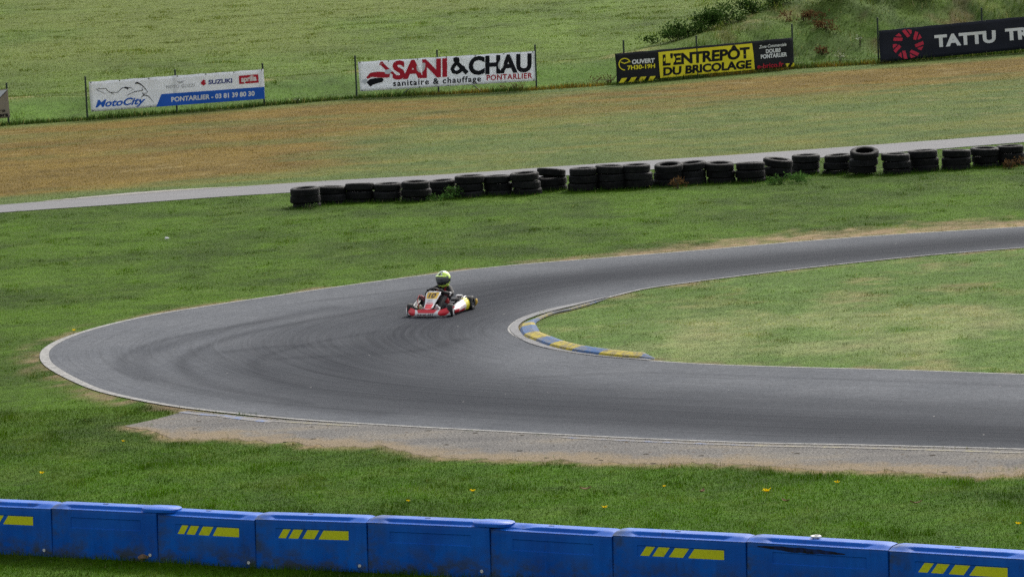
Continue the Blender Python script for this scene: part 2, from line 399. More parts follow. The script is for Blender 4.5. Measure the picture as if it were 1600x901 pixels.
# ------------------------------------------------------------------ track
def m_asphalt():
    m, nt, b = newmat('track_asphalt')
    uv = nt.nodes.new('ShaderNodeTexCoord'); v = uv.outputs['Object']
    ru = node(nt, 'ShaderNodeAttribute', attribute_name='rubber').outputs['Fac']
    fine = noise(nt, v, 55, 3, .7); blot = noise(nt, v, .55, 4, .6); mid = noise(nt, v, 5, 4, .65)
    s1 = noise(nt, mapping(nt, uv.outputs['UV'], (.10, 58, 1)), 1, 4, .7)
    s2 = noise(nt, mapping(nt, uv.outputs['UV'], (.28, 150, 1)), 1, 2, .5)
    base = ramp(nt, blot, [(.3, (.096, .103, .116)), (.7, (.127, .134, .147))])
    base = mixc(nt, .9, base, ramp(nt, mid, [(.3, .86), (.7, 1.12)]), 'MULTIPLY')
    base = mixc(nt, .9, base, ramp(nt, fine, [(.30, .68), (.5, 1.0), (.72, 1.32)]), 'MULTIPLY')
    base = mixc(nt, .9, base, ramp(nt, noise(nt, v, 15, 4, .75), [(.30, .72), (.5, 1.0), (.70, 1.28)]), 'MULTIPLY')
    # rubber laid down by tyres, in streaks along the driving line
    mu = node(nt, 'ShaderNodeMath', operation='MULTIPLY_ADD'); L(nt, ramp(nt, s1, [(.25, 0.0), (.75, 1.0)]), mu.inputs[0]); mu.inputs[1].default_value = .44; mu.inputs[2].default_value = .66
    ma = node(nt, 'ShaderNodeMath', operation='MULTIPLY', use_clamp=True); L(nt, mu.outputs[0], ma.inputs[0]); L(nt, ru, ma.inputs[1])
    c = mixc(nt, ma.outputs[0], base, (.020, .023, .030))
    c = mixc(nt, .42, c, ramp(nt, s2, [(.3, .62), (.5, 1.0), (.7, 1.15)]), 'MULTIPLY')
    # grit and crumbs of rubber
    vo = node(nt, 'ShaderNodeTexVoronoi', Scale=5.5); L(nt, v, vo.inputs['Vector'])
    sel = node(nt, 'ShaderNodeSeparateColor'); L(nt, vo.outputs['Color'], sel.inputs[0])
    near = node(nt, 'ShaderNodeMath', operation='LESS_THAN'); L(nt, vo.outputs['Distance'], near.inputs[0]); near.inputs[1].default_value = .10
    k1 = node(nt, 'ShaderNodeMath', operation='LESS_THAN'); L(nt, sel.outputs[0], k1.inputs[0]); k1.inputs[1].default_value = .10
    k2 = node(nt, 'ShaderNodeMath', operation='GREATER_THAN'); L(nt, sel.outputs[0], k2.inputs[0]); k2.inputs[1].default_value = .985
    a1 = node(nt, 'ShaderNodeMath', operation='MULTIPLY'); L(nt, near.outputs[0], a1.inputs[0]); L(nt, k1.outputs[0], a1.inputs[1])
    a2 = node(nt, 'ShaderNodeMath', operation='MULTIPLY'); L(nt, near.outputs[0], a2.inputs[0]); L(nt, k2.outputs[0], a2.inputs[1])
    c = mixc(nt, a1.outputs[0], c, (.03, .03, .03)); c = mixc(nt, a2.outputs[0], c, (.30, .295, .28))
    L(nt, c, b.inputs['Base Color']); b.inputs['Roughness'].default_value = .95; b.inputs['Specular IOR Level'].default_value = .06
    bump(nt, b, fine, .35, .012)
    return m
track = strip('track', SO, SI, 0.0, m_asphalt(), 'grey asphalt hairpin of the kart track with dark rubber marks', nv=56)
RUB = [([(1900, 352), (1600, 374), (1300, 402), (1050, 424), (880, 441), (780, 462), (690, 500), (600, 535), (540, 566), (570, 592), (680, 615), (850, 632), (1100, 650), (1400, 668), (1900, 690)], 1.5, .90),
       ([(1900, 346), (1500, 378), (1100, 413), (850, 440), (650, 475), (480, 520), (400, 560), (430, 595), (560, 625), (800, 645), (1100, 662), (1600, 684)], 1.2, .62),
       ([(860, 440), (780, 452), (740, 476), (720, 505), (690, 540), (690, 570), (760, 594), (900, 610), (1200, 626), (1600, 642), (1900, 652)], 1.0, .5),
       ([(520, 480), (330, 520), (240, 548), (215, 570), (260, 596), (420, 628), (600, 645)], .28, .45),
       ([(600, 480), (380, 522), (300, 552), (285, 575), (330, 600), (480, 630)], .16, .55),
       ([(420, 500), (260, 530), (195, 556), (190, 575), (230, 594)], .13, .5),
       ([(700, 500), (470, 540), (400, 565), (420, 590), (560, 618), (760, 634)], .14, .6),
       ([(440, 560), (560, 554), (660, 546), (720, 530)], .2, .6), ([(350, 550), (440, 541), (560, 542)], .2, .5),
       ([(820, 590), (1000, 582), (1200, 588), (1600, 603)], .10, .35), ([(500, 470), (650, 452), (820, 436), (1000, 425)], .12, .4)]
def rubber():
    me = track.data; co = np.zeros(len(me.vertices) * 3, np.float32); me.vertices.foreach_get('co', co); co = co.reshape(-1, 3)
    x, y = co[:, 0].astype(float), co[:, 1].astype(float); a = np.zeros(len(x))
    for pts, w, s in RUB:
        d = dist_line(x, y, resample(catmull(atl(pts)), 60), far=8)
        a = 1 - (1 - a) * (1 - s * np.exp(-(d / w) ** 2))
    at_ = me.attributes.new('rubber', 'FLOAT', 'POINT'); at_.data.foreach_set('value', a.astype(np.float32))
rubber()

def m_worn(name, col, under, lo=.42, hi=.6, scale=7, rough=.8):
    m, nt, b = newmat(name); v = objco(nt)
    w = ramp(nt, noise(nt, v, scale, 6, .7), [(lo, 0.0), (hi, 1.0)])
    c = mixc(nt, w, col, under); c = mixc(nt, .8, c, ramp(nt, noise(nt, v, 50, 3, .7), [(.3, .75), (.7, 1.2)]), 'MULTIPLY')
    L(nt, c, b.inputs['Base Color']); b.inputs['Roughness'].default_value = rough; b.inputs['Specular IOR Level'].default_value = .2
    return m
M_LINE = m_worn('worn_white_line', (.33, .325, .31), (.16, .158, .155), .40, .64)
_ap = np.exp(-(np.linalg.norm(OUTW - atl([(70, 572)])[0], axis=1) / 5.5) ** 2)
strip('edge_line', OUTW, offset_line(OUTW, -(.085 + .10 * _ap)), .003, M_LINE, 'worn white edge line round the outside of the hairpin')
strip('edge_line', INNW, offset_line(INNW, .075), .003, M_LINE, 'worn white edge line round the inside of the hairpin')
# pale concrete apron between line and kerb at the inside apex
AP0 = catmull(atl([(1012, 563), (940, 557), (880, 549), (838, 540), (812, 529), (797, 515), (802, 505), (818, 496), (850, 485), (900, 474), (950, 464)]))
AP1 = catmull(atl([(1020, 562), (940, 553), (890, 545), (850, 536), (824, 526), (810, 514), (813, 506), (826, 498), (856, 488), (905, 476), (952, 464)]))
strip('concrete_apron', resample(AP0, 80), resample(AP1, 80), .012, m_worn('pale_concrete', (.205, .206, .212), (.14, .14, .145), .4, .65, 3), 'pale concrete apron between the inside line and the kerb')
def m_gravel():
    m, nt, b = newmat('runoff_concrete'); v = objco(nt)
    g = noise(nt, v, 26, 5, .75); bl = noise(nt, mapping(nt, v, (.5, 1.2, 1)), .9, 4, .6)
    c = ramp(nt, bl, [(.3, (.125, .121, .118)), (.52, (.168, .160, .150)), (.78, (.225, .195, .15))])
    c = mixc(nt, .95, c, ramp(nt, g, [(.34, .15), (.47, .85), (.60, 1.40)]), 'MULTIPLY')
    vo = node(nt, 'ShaderNodeTexVoronoi', Scale=6.0); L(nt, v, vo.inputs['Vector'])
    near = node(nt, 'ShaderNodeMath', operation='LESS_THAN'); L(nt, vo.outputs['Distance'], near.inputs[0]); near.inputs[1].default_value = .17
    sel = node(nt, 'ShaderNodeSeparateColor'); L(nt, vo.outputs['Color'], sel.inputs[0])
    k1 = node(nt, 'ShaderNodeMath', operation='LESS_THAN'); L(nt, sel.outputs[0], k1.inputs[0]); k1.inputs[1].default_value = .3
    a1 = node(nt, 'ShaderNodeMath', operation='MULTIPLY'); L(nt, near.outputs[0], a1.inputs[0]); L(nt, k1.outputs[0], a1.inputs[1])
    c = mixc(nt, a1.outputs[0], c, (.10, .075, .05))
    uvs = nt.nodes.new('ShaderNodeSeparateXYZ'); L(nt, nt.nodes.new('ShaderNodeTexCoord').outputs['UV'], uvs.inputs[0])
    ed = node(nt, 'ShaderNodeMath', operation='ADD'); L(nt, uvs.outputs[1], ed.inputs[0]); L(nt, noise(nt, v, 1.3, 5, .7), ed.inputs[1])
    eh = node(nt, 'ShaderNodeMath', operation='MULTIPLY'); L(nt, ed.outputs[0], eh.inputs[0]); eh.inputs[1].default_value = .5
    c = mixc(nt, ramp(nt, eh.outputs[0], [(.54, 0.0), (.68, .8)]), c, mixc(nt, .9, (.25, .195, .125), ramp(nt, g, [(.3, .5), (.65, 1.25)]), 'MULTIPLY'))
    v3 = node(nt, 'ShaderNodeTexVoronoi', Scale=2.6); L(nt, v, v3.inputs['Vector']); s3 = node(nt, 'ShaderNodeSeparateColor'); L(nt, v3.outputs['Color'], s3.inputs[0])
    n3 = node(nt, 'ShaderNodeMath', operation='LESS_THAN'); L(nt, v3.outputs['Distance'], n3.inputs[0]); n3.inputs[1].default_value = .13
    k3 = node(nt, 'ShaderNodeMath', operation='LESS_THAN'); L(nt, s3.outputs[0], k3.inputs[0]); k3.inputs[1].default_value = .42
    a3 = node(nt, 'ShaderNodeMath', operation='MULTIPLY'); L(nt, n3.outputs[0], a3.inputs[0]); L(nt, k3.outputs[0], a3.inputs[1]); c = mixc(nt, a3.outputs[0], c, (.035, .028, .02))
    L(nt, c, b.inputs['Base Color']); b.inputs['Roughness'].default_value = .95; b.inputs['Specular IOR Level'].default_value = .05; bump(nt, b, g, .6, .02)
    return m
gs = strip('gravel_strip', RUA, RUB_, -.004, m_gravel(), 'pale gravel run-off strip along the outside of the near straight', nv=24)
for i_ in range(24, len(gs.data.vertices), 25): gs.data.vertices[i_].co.z = -.022
# faded blue and yellow paint on the run-off next to the line
def painted(pts, wid, col, label, z=.002):
    c = resample(catmull(atl(pts)), 24)
    strip('faded_paint', c, offset_line(c, -wid), z, m_worn('faded_paint', col, (.20, .19, .178), .34, .52, 5), label)
painted([(288, 642), (320, 646), (352, 648)], .14, (.13, .18, .32), 'faded blue paint at the tip of the run-off strip')
painted([(352, 648), (420, 656), (432, 657)], .20, (.12, .19, .38), 'second faded blue paint block on the run-off strip')
painted([(432, 657), (520, 662), (560, 664)], .10, (.30, .27, .12), 'faded yellow paint line on the run-off strip')
painted([(880, 682), (1000, 688), (1180, 695)], .09, (.14, .18, .3), 'faded blue paint line beside the white edge line')
painted([(1180, 695), (1330, 698), (1600, 706)], .10, (.32, .29, .16), 'faded yellow paint line beside the white edge line')
# service road
def m_road():
    m, nt, b = newmat('service_road_asphalt'); v = objco(nt)
    c = ramp(nt, noise(nt, mapping(nt, v, (.4, 2, 1)), 1.2, 5), [(.3, (.118, .118, .126)), (.7, (.152, .151, .158))])
    c = mixc(nt, .8, c, ramp(nt, noise(nt, v, 30, 3, .7), [(.3, .75), (.7, 1.22)]), 'MULTIPLY')
    L(nt, c, b.inputs['Base Color']); b.inputs['Roughness'].default_value = .9; return m
strip('service_road', resample(PF, 120), resample(PN, 120), 0.0, m_road(), 'narrow grey service road behind the tyre wall')
gv = resample(catmull(atl([(70, 315), (160, 308), (250, 300.5), (330, 295), (372, 292.5)])), 40)
wv = .12 + .35 * np.sin(np.linspace(0, math.pi, 40)) + .12 * RNG.random(40)
strip('gravel_verge', gv, offset_line(gv, wv), .006, m_worn('pale_gravel', (.24, .23, .215), (.15, .135, .11), .5, .68, 9), 'pale gravel verge on the far edge of the service road')

# ------------------------------------------------------------------ kerb
def build_kerb():
    root = empty('kerb', (*at(830, 530)[:2], 0))
    tag(root, 'low concrete kerb painted blue and yellow round the inside of the hairpin', 'kerb')
    front = catmull(atl([(1022, 561), (980, 559.5), (935, 555), (890, 548.5), (858, 541), (836, 533), (819, 526), (813, 516), (816, 508), (832, 500), (858, 489.5), (880, 485), (915, 475.5), (950, 466)]), .06)
    back = catmull(atl([(1022, 560), (990, 553), (942, 547), (900, 541), (874, 535.5), (853, 527.5), (842, 517), (836, 510), (838, 504.5), (854, 495), (880, 485), (900, 479), (922, 473), (955, 464)]), .06)
    N = 260; A = resample(front, N); B = resample(back, N)
    # keep a kerb width of 0.3 to 0.55 m
    d = B - A; w = np.linalg.norm(d, axis=1)
    T = np.gradient(A, axis=0); T /= np.linalg.norm(T, axis=1)[:, None]; nrm = np.c_[T[:, 1], -T[:, 0]]
    if (nrm * d).sum() < 0: nrm = -nrm
    tt = np.linspace(0, 1, N); wid = (.32 - .19 * sstep(.52, .70, tt)) * np.minimum(1, np.linspace(0.12, N / 10, N)) * np.minimum(1, np.linspace(N / 28, .1, N))
    hts = [(0, .0), (.12, .045), (.70, .085), (1.0, .075), (1.12, .0)]
    cuts_px = [(1022, 561), (1000, 560), (936, 555), (893, 549), (858, 541), (836, 533), (819, 525), (813, 514), (816, 508), (833, 500), (858, 490), (882, 484), (912, 476), (950, 466)]
    idx = [int(np.argmin(np.linalg.norm(A - atl([p])[0], axis=1))) for p in cuts_px]
    idx[0] = 0; idx[-1] = N - 1
    M_Y = m_worn('kerb_yellow', (.42, .335, .035), (.17, .15, .10), .44, .60, 8); M_B = m_worn('kerb_blue', (.045, .115, .27), (.15, .155, .165), .44, .60, 8)
    M_Y2 = m_worn('kerb_yellow_worn', (.36, .29, .05), (.16, .155, .14), .30, .52, 8); M_B2 = m_worn('kerb_blue_worn', (.06, .115, .23), (.14, .145, .15), .30, .50, 8)
    for k in range(len(idx) - 1):
        a, b = idx[k], idx[k + 1]
        if b - a < 1: continue
        vs = []; fs = []; n = len(hts)
        for i in range(a, b + 1):
            for s, h in hts:
                p = A[i] + nrm[i] * wid[i] * s; vs.append((p[0], p[1], .008 + h * min(1, wid[i] / .35)))
        for i in range(b - a):
            for j in range(n - 1): fs.append((i * n + j, i * n + j + 1, (i + 1) * n + j + 1, (i + 1) * n + j))
        yel = k % 2 == 1; far = k >= 9
        o = mesh_obj('kerb_block', vs, fs, (M_Y2 if far else M_Y) if yel else (M_B2 if far else M_B))
        if o.data.polygons[len(fs) // 2].normal.z < 0: o.data.flip_normals()
        o.parent = root; o.matrix_parent_inverse = Matrix.Translation(root.location).inverted()
        o['label'] = 'yellow painted block' if yel else 'blue painted block'
build_kerb()

# ------------------------------------------------------------------ grass blades
def make_blades(name, x, y, h, w, rgb, label, lean=.55, group=None):
    n = len(x); z = height(x, y) - .012
    az = RNG.random(n) * 2 * math.pi; la = RNG.random(n) * 2 * math.pi; ln = h * lean * RNG.random(n)
    dx, dy = np.cos(az) * w / 2, np.sin(az) * w / 2
    V = np.zeros((n, 3, 3), np.float32)
    V[:, 0] = np.c_[x - dx, y - dy, z]; V[:, 1] = np.c_[x + dx, y + dy, z]; V[:, 2] = np.c_[x + np.cos(la) * ln, y + np.sin(la) * ln, z + np.sqrt(np.maximum(h * h - ln * ln, 1e-6))]
    me = bpy.data.meshes.new(name); me.vertices.add(3 * n); me.vertices.foreach_set('co', V.ravel())
    me.loops.add(3 * n); me.loops.foreach_set('vertex_index', np.arange(3 * n, dtype=np.int32))
    me.polygons.add(n); me.polygons.foreach_set('loop_start', np.arange(0, 3 * n, 3, dtype=np.int32)); me.polygons.foreach_set('loop_total', np.full(n, 3, np.int32))
    me.update(calc_edges=True)
    set_color(me, np.repeat(rgb, 3, axis=0)); me.materials.append(M_BLADE)
    o = bpy.data.objects.new(name, me); COL.objects.link(o)
    return tag(o, label, 'grass', kind='stuff')
def scatter(y0, y1, dens, margin=5.0):
    "points in the wedge of ground in view, plus a margin either side"
    out = []
    for a in np.arange(y0, y1, 2.0):
        b = min(a + 2.0, y1); hw = 800 / FPX * b * 1.02 + margin
        n = int(2 * hw * (b - a) * dens); out.append(np.c_[RNG.uniform(-hw, hw, n), RNG.uniform(a, b, n)])
    p = np.vstack(out); return p[:, 0], p[:, 1]
TY = None
def vary(c, n, amt=.35, straw=.05, strawc=(.30, .27, .13)):
    k = np.exp(RNG.normal(0, amt, n))[:, None]; c = c * k
    c[:, 0] *= RNG.uniform(.85, 1.25, n)
    s = RNG.random(n) < straw; c[s] = np.array(strawc) * RNG.uniform(.6, 1.2, (s.sum(), 1))
    return np.clip(c, .001, .6)
# tyre wall survey, left to right: centre x, top y, base y
STACKS = [(476.5, 293, 325), (519, 291, 319), (562, 287, 317), (605, 286, 316), (649, 283, 316), (692, 281, 309), (735, 275, 309), (779, 274, 306), (824, 270, 305), (866, 265, 299), (910, 262, 300), (954, 259, 298), (997, 257, 296), (1041, 257, 292), (1083, 254, 289), (1127, 254, 287), (1174, 254, 286), (1215, 249, 280), (1257, 242, 274), (1308, 242, 273), (1352, 236, 275), (1406, 240, 273), (1448, 235, 269), (1497, 234, 266), (1542, 231, 262), (1585, 227, 260)]
TY_W = atl([(x, b - 1.5) for x, t, b in STACKS])
BAR_PX = [(-92, 859), (82, 868), (247, 876.5), (400, 886), (575, 892.5), (767, 902), (958, 914.5), (1167, 926.5), (1389, 941.5), (1612, 957), (1840, 974)]
BAR_W = atl(BAR_PX)
def do_grass():
    # near lawn, longest beside the barriers
    x, y = scatter(43.5, 66, 1300); k = ~blocked(x, y); x, y = x[k], y[k]
    c, wear = turf(x, y); k = RNG.random(len(x)) > wear * .93; x, y, c = x[k], y[k], c[k]
    db = dist_line(x, y, BAR_W); cl = fbm(x * 1.3, y * 1.0, 61); n = len(x)
    tf = 1 + 1.3 * sstep(.62, .72, fbm(x * 2.2, y * 2.0, 75)); h = (.014 + .026 * RNG.random(n)) * (.4 + 1.2 * cl) * tf + .07 * np.exp(-((db - .1) / .35) ** 2) * RNG.random(n) + .03 * np.exp(-((db - .5) / .8) ** 2) * RNG.random(n)
    mow = fbm(x * .25, y * .55, 69); c = c * ((.30 + 1.25 * cl) * (.60 + .80 * mow))[:, None]
    pale = sstep(.55, .75, fbm(x * 1.0, y * .9, 62)); c = lerp(c, np.array((.105, .155, .035))[None], pale * .45)
    make_blades('lawn_grass', x, y, h, RNG.uniform(.005, .010, n), vary(c, n, .20, .025, (.22, .24, .10)), 'short green lawn grass between the blue barriers and the track')
    # verge round the hairpin up to the tyre wall and the infield
    x, y = scatter(66, 118, 520); k = ~blocked(x, y) & (y < pny(x)); x, y = x[k], y[k]
    c, wear = turf(x, y); k = RNG.random(len(x)) > wear * .93; x, y, c = x[k], y[k], c[k]; n = len(x)
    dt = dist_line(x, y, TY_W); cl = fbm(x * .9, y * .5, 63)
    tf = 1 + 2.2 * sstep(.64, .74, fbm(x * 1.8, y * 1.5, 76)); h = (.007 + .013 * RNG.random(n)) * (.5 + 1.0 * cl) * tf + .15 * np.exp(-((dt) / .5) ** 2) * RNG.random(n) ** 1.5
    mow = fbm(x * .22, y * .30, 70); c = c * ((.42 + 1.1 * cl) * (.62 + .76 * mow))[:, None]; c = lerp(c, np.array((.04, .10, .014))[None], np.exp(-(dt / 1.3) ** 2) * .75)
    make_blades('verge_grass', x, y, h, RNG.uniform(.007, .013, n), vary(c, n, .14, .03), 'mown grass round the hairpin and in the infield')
    # mown strip from the service road to the fence
    x, y = scatter(88, 178, 240); k = ~blocked(x, y) & (y >= pny(x)) & (y < fy(x) + .2); x, y = x[k], y[k]
    c, wear = turf(x, y); n = len(x); cl = fbm(x * .7, y * .5, 64)
    make_blades('mown_strip_grass', x, y, (.007 + .013 * RNG.random(n)) * (.6 + .9 * cl) * (1 + 1.0 * sstep(.62, .80, fbm(x * 1.2, y * 1.0, 77))), RNG.uniform(.010, .020, n), vary(c * (.75 + .55 * cl)[:, None], n, .13, .04, (.36, .28, .12)), 'brown and olive mown grass between the service road and the fence')
    # rough bank and meadow beyond the fence
    x, y = scatter(118, 250, 110, 4); k = (y >= fy(x) - .3); x, y = x[k], y[k]
    dens = 1 - .55 * sstep(185, 240, y); k = RNG.random(len(x)) < dens; x, y = x[k], y[k]
    c, wear = turf(x, y); n = len(x); b = y - fy(x); cl = fbm(x * .6, y * .5, 65)
    ro = sstep(XB0, XB1, x) * (1 - sstep(9, 14, b))
    h = (.016 + .024 * RNG.random(n)) * (.4 + 1.2 * cl) * (1 + 3.0 * ro) * (1 + 2.5 * sstep(.64, .74, fbm(x * .8, y * .7, 78))) + .32 * np.exp(-((b - .1) / .42) ** 2) * RNG.random(n) * (.35 + .9 * fbm(x * .8, y * .1, 66))
    make_blades('meadow_grass', x, y, h, RNG.uniform(.014, .032, n), vary(c * (.6 + .8 * cl)[:, None], n, .16, .04, (.36, .32, .17)), 'rough meadow grass on the bank beyond the fence')
    # dense overgrown foot of the fence
    m = 26000; t = RNG.uniform(FEN[0, 0], FEN[-1, 0], m); bb = RNG.normal(.08, .22, m); x = t; y = fy(t) + bb
    g = fbm(x * .5, x * 0 + 3, 67); n = m
    h = (.04 + .22 * RNG.random(n) ** 2) * (.4 + 1.1 * g)
    c = lerp(np.repeat(C_DARK[None], n, 0) * 1.25, C_BROWN[None] * 1.2, sstep(.58, .75, fbm(x * .3, x * 0 + 9, 68)) * .9)
    make_blades('fence_foot_grass', x, y, h, RNG.uniform(.014, .035, n), vary(c, n, .4, .08), 'long unmown dark grass along the foot of the fence')
do_grass()

# ------------------------------------------------------------------ plastic barriers
def m_barrier():
    m, nt, b = newmat('blue_barrier_plastic'); tc = nt.nodes.new('ShaderNodeTexCoord'); v = tc.outputs['Object']
    oi = nt.nodes.new('ShaderNodeObjectInfo')
    sh = node(nt, 'ShaderNodeVectorMath', operation='SCALE'); cb = nt.nodes.new('ShaderNodeCombineXYZ')
    for i in range(3): L(nt, oi.outputs['Random'], cb.inputs[i])
    L(nt, cb.outputs[0], sh.inputs[0]); sh.inputs['Scale'].default_value = 40
    ad = node(nt, 'ShaderNodeVectorMath', operation='ADD'); L(nt, v, ad.inputs[0]); L(nt, sh.outputs[0], ad.inputs[1]); v2 = ad.outputs[0]
    c = ramp(nt, noise(nt, v2, 1.6, 4), [(.3, (.002, .075, .40)), (.7, (.004, .115, .52))])
    c = mixc(nt, .5, c, ramp(nt, noise(nt, mapping(nt, v2, (14, 14, 1.2)), 1.0, 4), [(.3, .82), (.7, 1.12)]), 'MULTIPLY')
    sx = nt.nodes.new('ShaderNodeSeparateXYZ'); L(nt, v, sx.inputs[0])
    d = noise(nt, mapping(nt, v2, (1.0, 1, 1.3)), 3.4, 6, .68); d2 = noise(nt, mapping(nt, v2, (1, 1, .35)), 5.0, 5, .6)
    # splash dirt: strongest low down and near the ends
    lo = node(nt, 'ShaderNodeMapRange'); L(nt, sx.outputs[2], lo.inputs[0])
    for i, q in ((1, .05), (2, .42), (3, 1.0), (4, 0.0)): lo.inputs[i].default_value = q
    hx = node(nt, 'ShaderNodeMapRange'); L(nt, sx.outputs[0], hx.inputs[0])
    for i, q in ((1, .02), (2, .34), (3, .85), (4, 0.0)): hx.inputs[i].default_value = q
    mx = node(nt, 'ShaderNodeMath', operation='MAXIMUM'); L(nt, lo.outputs[0], mx.inputs[0]); L(nt, hx.outputs[0], mx.inputs[1])
    mm = node(nt, 'ShaderNodeMath', operation='MULTIPLY'); L(nt, mx.outputs[0], mm.inputs[0]); L(nt, ramp(nt, d, [(.42, 0.0), (.62, .9)]), mm.inputs[1])
    c = mixc(nt, mm.outputs[0], c, (.045, .050, .022))
    c = mixc(nt, ramp(nt, d2, [(.62, 0.0), (.76, .55)]), c, (.02, .03, .05))
    L(nt, c, b.inputs['Base Color']); L(nt, ramp(nt, d, [(.3, .30), (.7, .52)]), b.inputs['Roughness']); b.inputs['Specular IOR Level'].default_value = .16
    bump(nt, b, noise(nt, v2, 2.2, 2), .25, .03)
    return m
M_BAR = m_barrier()
M_YEL = m_worn('yellow_decal', (.62, .62, .012), (.38, .40, .02), .55, .75, 8, .4)
M_DARKBLUE = paint('dark_slot', (.004, .02, .10), .6)
M_WHITE = paint('white_plastic', (.6, .6, .57), .5)
M_SCUFF = m_worn('black_scuff', (.006, .007, .012), (.008, .03, .15), .48, .66, 6, .7)
BW, BH = .40, .655
def barrier(i, a, b_, deco, scuff, label, dz):
    dent = i == 5; tongue = i in (1, 4)
    a = Vector((*a, 0)); b_ = Vector((*b_, 0)); d = b_ - a; Ln = d.length; rz = math.atan2(d.y, d.x)
    root = empty('plastic_barrier', a + Vector((0, 0, dz)), rz)
    tag(root, label, 'barrier', 'blue plastic barriers in a row along the lawn')
    # local: x along the barrier, -y faces the camera, y in [0, BW] is its depth
    x0, x1 = .0, Ln - .001
    px0, px1, pz0, pz1 = Ln * .19, Ln * .845, .405, .535
    per = []                                             # plan outline with flags
    r = .018
    def arc(cx, cy, a0, a1, n=5):
        for k in range(n + 1):
            t = a0 + (a1 - a0) * k / n; per.append((cx + r * math.cos(t), cy + r * math.sin(t)))
    arc(x0 + r, r, math.pi, 1.5 * math.pi)
    for t in (px0 - .012, px0, px0 + .25 * (px1 - px0), px0 + .5 * (px1 - px0), px0 + .75 * (px1 - px0), px1, px1 + .012): per.append((t, 0))
    arc(x1 - r, r, 1.5 * math.pi, 2 * math.pi)
    arc(x1 - r, BW - r, 0, .5 * math.pi); arc(x0 + r, BW - r, .5 * math.pi, math.pi)
    zs = [-.05, .03, .14, .3, pz0 - .01, pz0, .47, pz1, pz1 + .01, .60, BH - .022, BH - .006, BH]
    vs = []; fs = []; n = len(per)
    for z in zs:
        t = max(0, z) / BH; ins = .028 * t + (.0 if z < BH - .02 else (.004 if z < BH - .001 else .016))
        bow = .012 * math.sin(math.pi * min(1, max(0, z / BH)))
        for (x, y) in per:
            front = y < 1e-6
            yy = BW / 2 + (y - BW / 2) * (1 - 2 * ins / BW); xx = x0 + (x - x0) if True else x
            xx = (x0 + x1) / 2 + (x - (x0 + x1) / 2) * (1 - ins * .35 / (Ln / 2))
            if front and px0 - .001 <= x <= px1 + .001 and pz0 - .001 <= z <= pz1 + .001: yy += .012
            if front: yy -= bow * math.sin(math.pi * x / Ln)
            vs.append((xx, yy, z))
    for k in range(len(zs) - 1):
        for j in range(n):
            q = (j + 1) % n; fs.append((k * n + j, k * n + q, (k + 1) * n + q, (k + 1) * n + j))
    fs.append(tuple((len(zs) - 1) * n + j for j in range(n))); fs.append(tuple(range(n - 1, -1, -1)))
    o = mesh_obj('body', vs, fs, M_BAR, root); autosmooth(o, 28)
    # raised lid on the top, with a sloping front and a rounded tongue lapping over the next barrier
    lid = []; lf = []; m = 40
    def lidring(sx0, sx1, sy0, sy1, z, rr):
        out = []
        for (cx, cy, a0) in ((sx0 + rr, sy0 + rr, math.pi), (sx1 - rr, sy0 + rr, 1.5 * math.pi), (sx1 - rr, sy1 - rr, 0), (sx0 + rr, sy1 - rr, .5 * math.pi)):
            for k in range(8):
                t = a0 + k / 7 * math.pi / 2; out.append((cx + rr * math.cos(t), cy + rr * math.sin(t), z))
        return out
    gx = np.linspace(.004, Ln - .004, 60); gy = np.r_[.016, .03, .05, .075, .10, .115, .13, .145, .165, .2, .25, .3, BW - .06, BW - .035, BW - .018]
    for x in gx:
        u = x / Ln; mid = float(sstep(.10, .19, np.array(u)) * (1 - sstep(.80, .90, np.array(u))))
        dip = .014 * math.exp(-((u - 0) / .03) ** 2) + .014 * math.exp(-((u - 1) / .03) ** 2)
        for y in gy:
            st = float(sstep(.108, .142, np.array(y))); rp = float(sstep(.0, .17, np.array(y))); bk = float(1 - sstep(BW - .05, BW - .015, np.array(y)))
            z = BH - .002 + .046 * (st * mid + rp * (1 - mid)) * bk - dip * rp
            if dent: z -= .034 * math.exp(-((u - .22) / .09) ** 2 - ((y - .14 - .25 * (u - .2)) / .07) ** 2)
            lid.append((x, y, z))
    w_ = len(gy)
    for i_ in range(len(gx) - 1):
        for j in range(w_ - 1): lf.append((i_ * w_ + j, (i_ + 1) * w_ + j, (i_ + 1) * w_ + j + 1, i_ * w_ + j + 1))
    o = mesh_obj('raised_lid', lid, lf, M_BAR, root); autosmooth(o, 50)
    if o.data.polygons[len(lf) // 2].normal.z < 0: o.data.flip_normals()
    tg = []; tf = []; dent_ = 0
    for z, g in ((BH + .004, 0), (BH + .040, 0), (BH + .047, .008)):
        tg += lidring(x1 - .30, x1 + .27 - g, .022 + g, BW - .022 - g, z, .175)
    for k in range(2):
        for j in range(32):
            q = (j + 1) % 32; tf.append((k * 32 + j, k * 32 + q, (k + 1) * 32 + q, (k + 1) * 32 + j))
    tf.append(tuple(64 + j for j in range(32)))
    if tongue: o = mesh_obj('coupling_tongue', tg, tf, M_BAR, root); autosmooth(o, 50)
    s = MB(); s.box((Ln * .44, BW * .66, BH + .043), (.07, .03, .012)); s.build('slot', M_DARKBLUE, root)
    t = MB(); t.lathe([(.0, -.004), (.022, -.004), (.022, .004), (.014, .007), (.010, .003), (0, .003)], 14, Matrix.Translation((Ln * .93, -.006, .075)) @ Matrix.Rotation(R(90), 4, 'X')); t.build('drain_plug', M_WHITE, root)
    def fpt(x, z, off):                      # a point a hair in front of the recessed panel
        ins = .028 * z / BH; bow = .012 * math.sin(math.pi * z / BH)
        return (x, BW / 2 - (BW / 2) * (1 - 2 * ins / BW) + .012 - bow * math.sin(math.pi * x / Ln) - off, z)
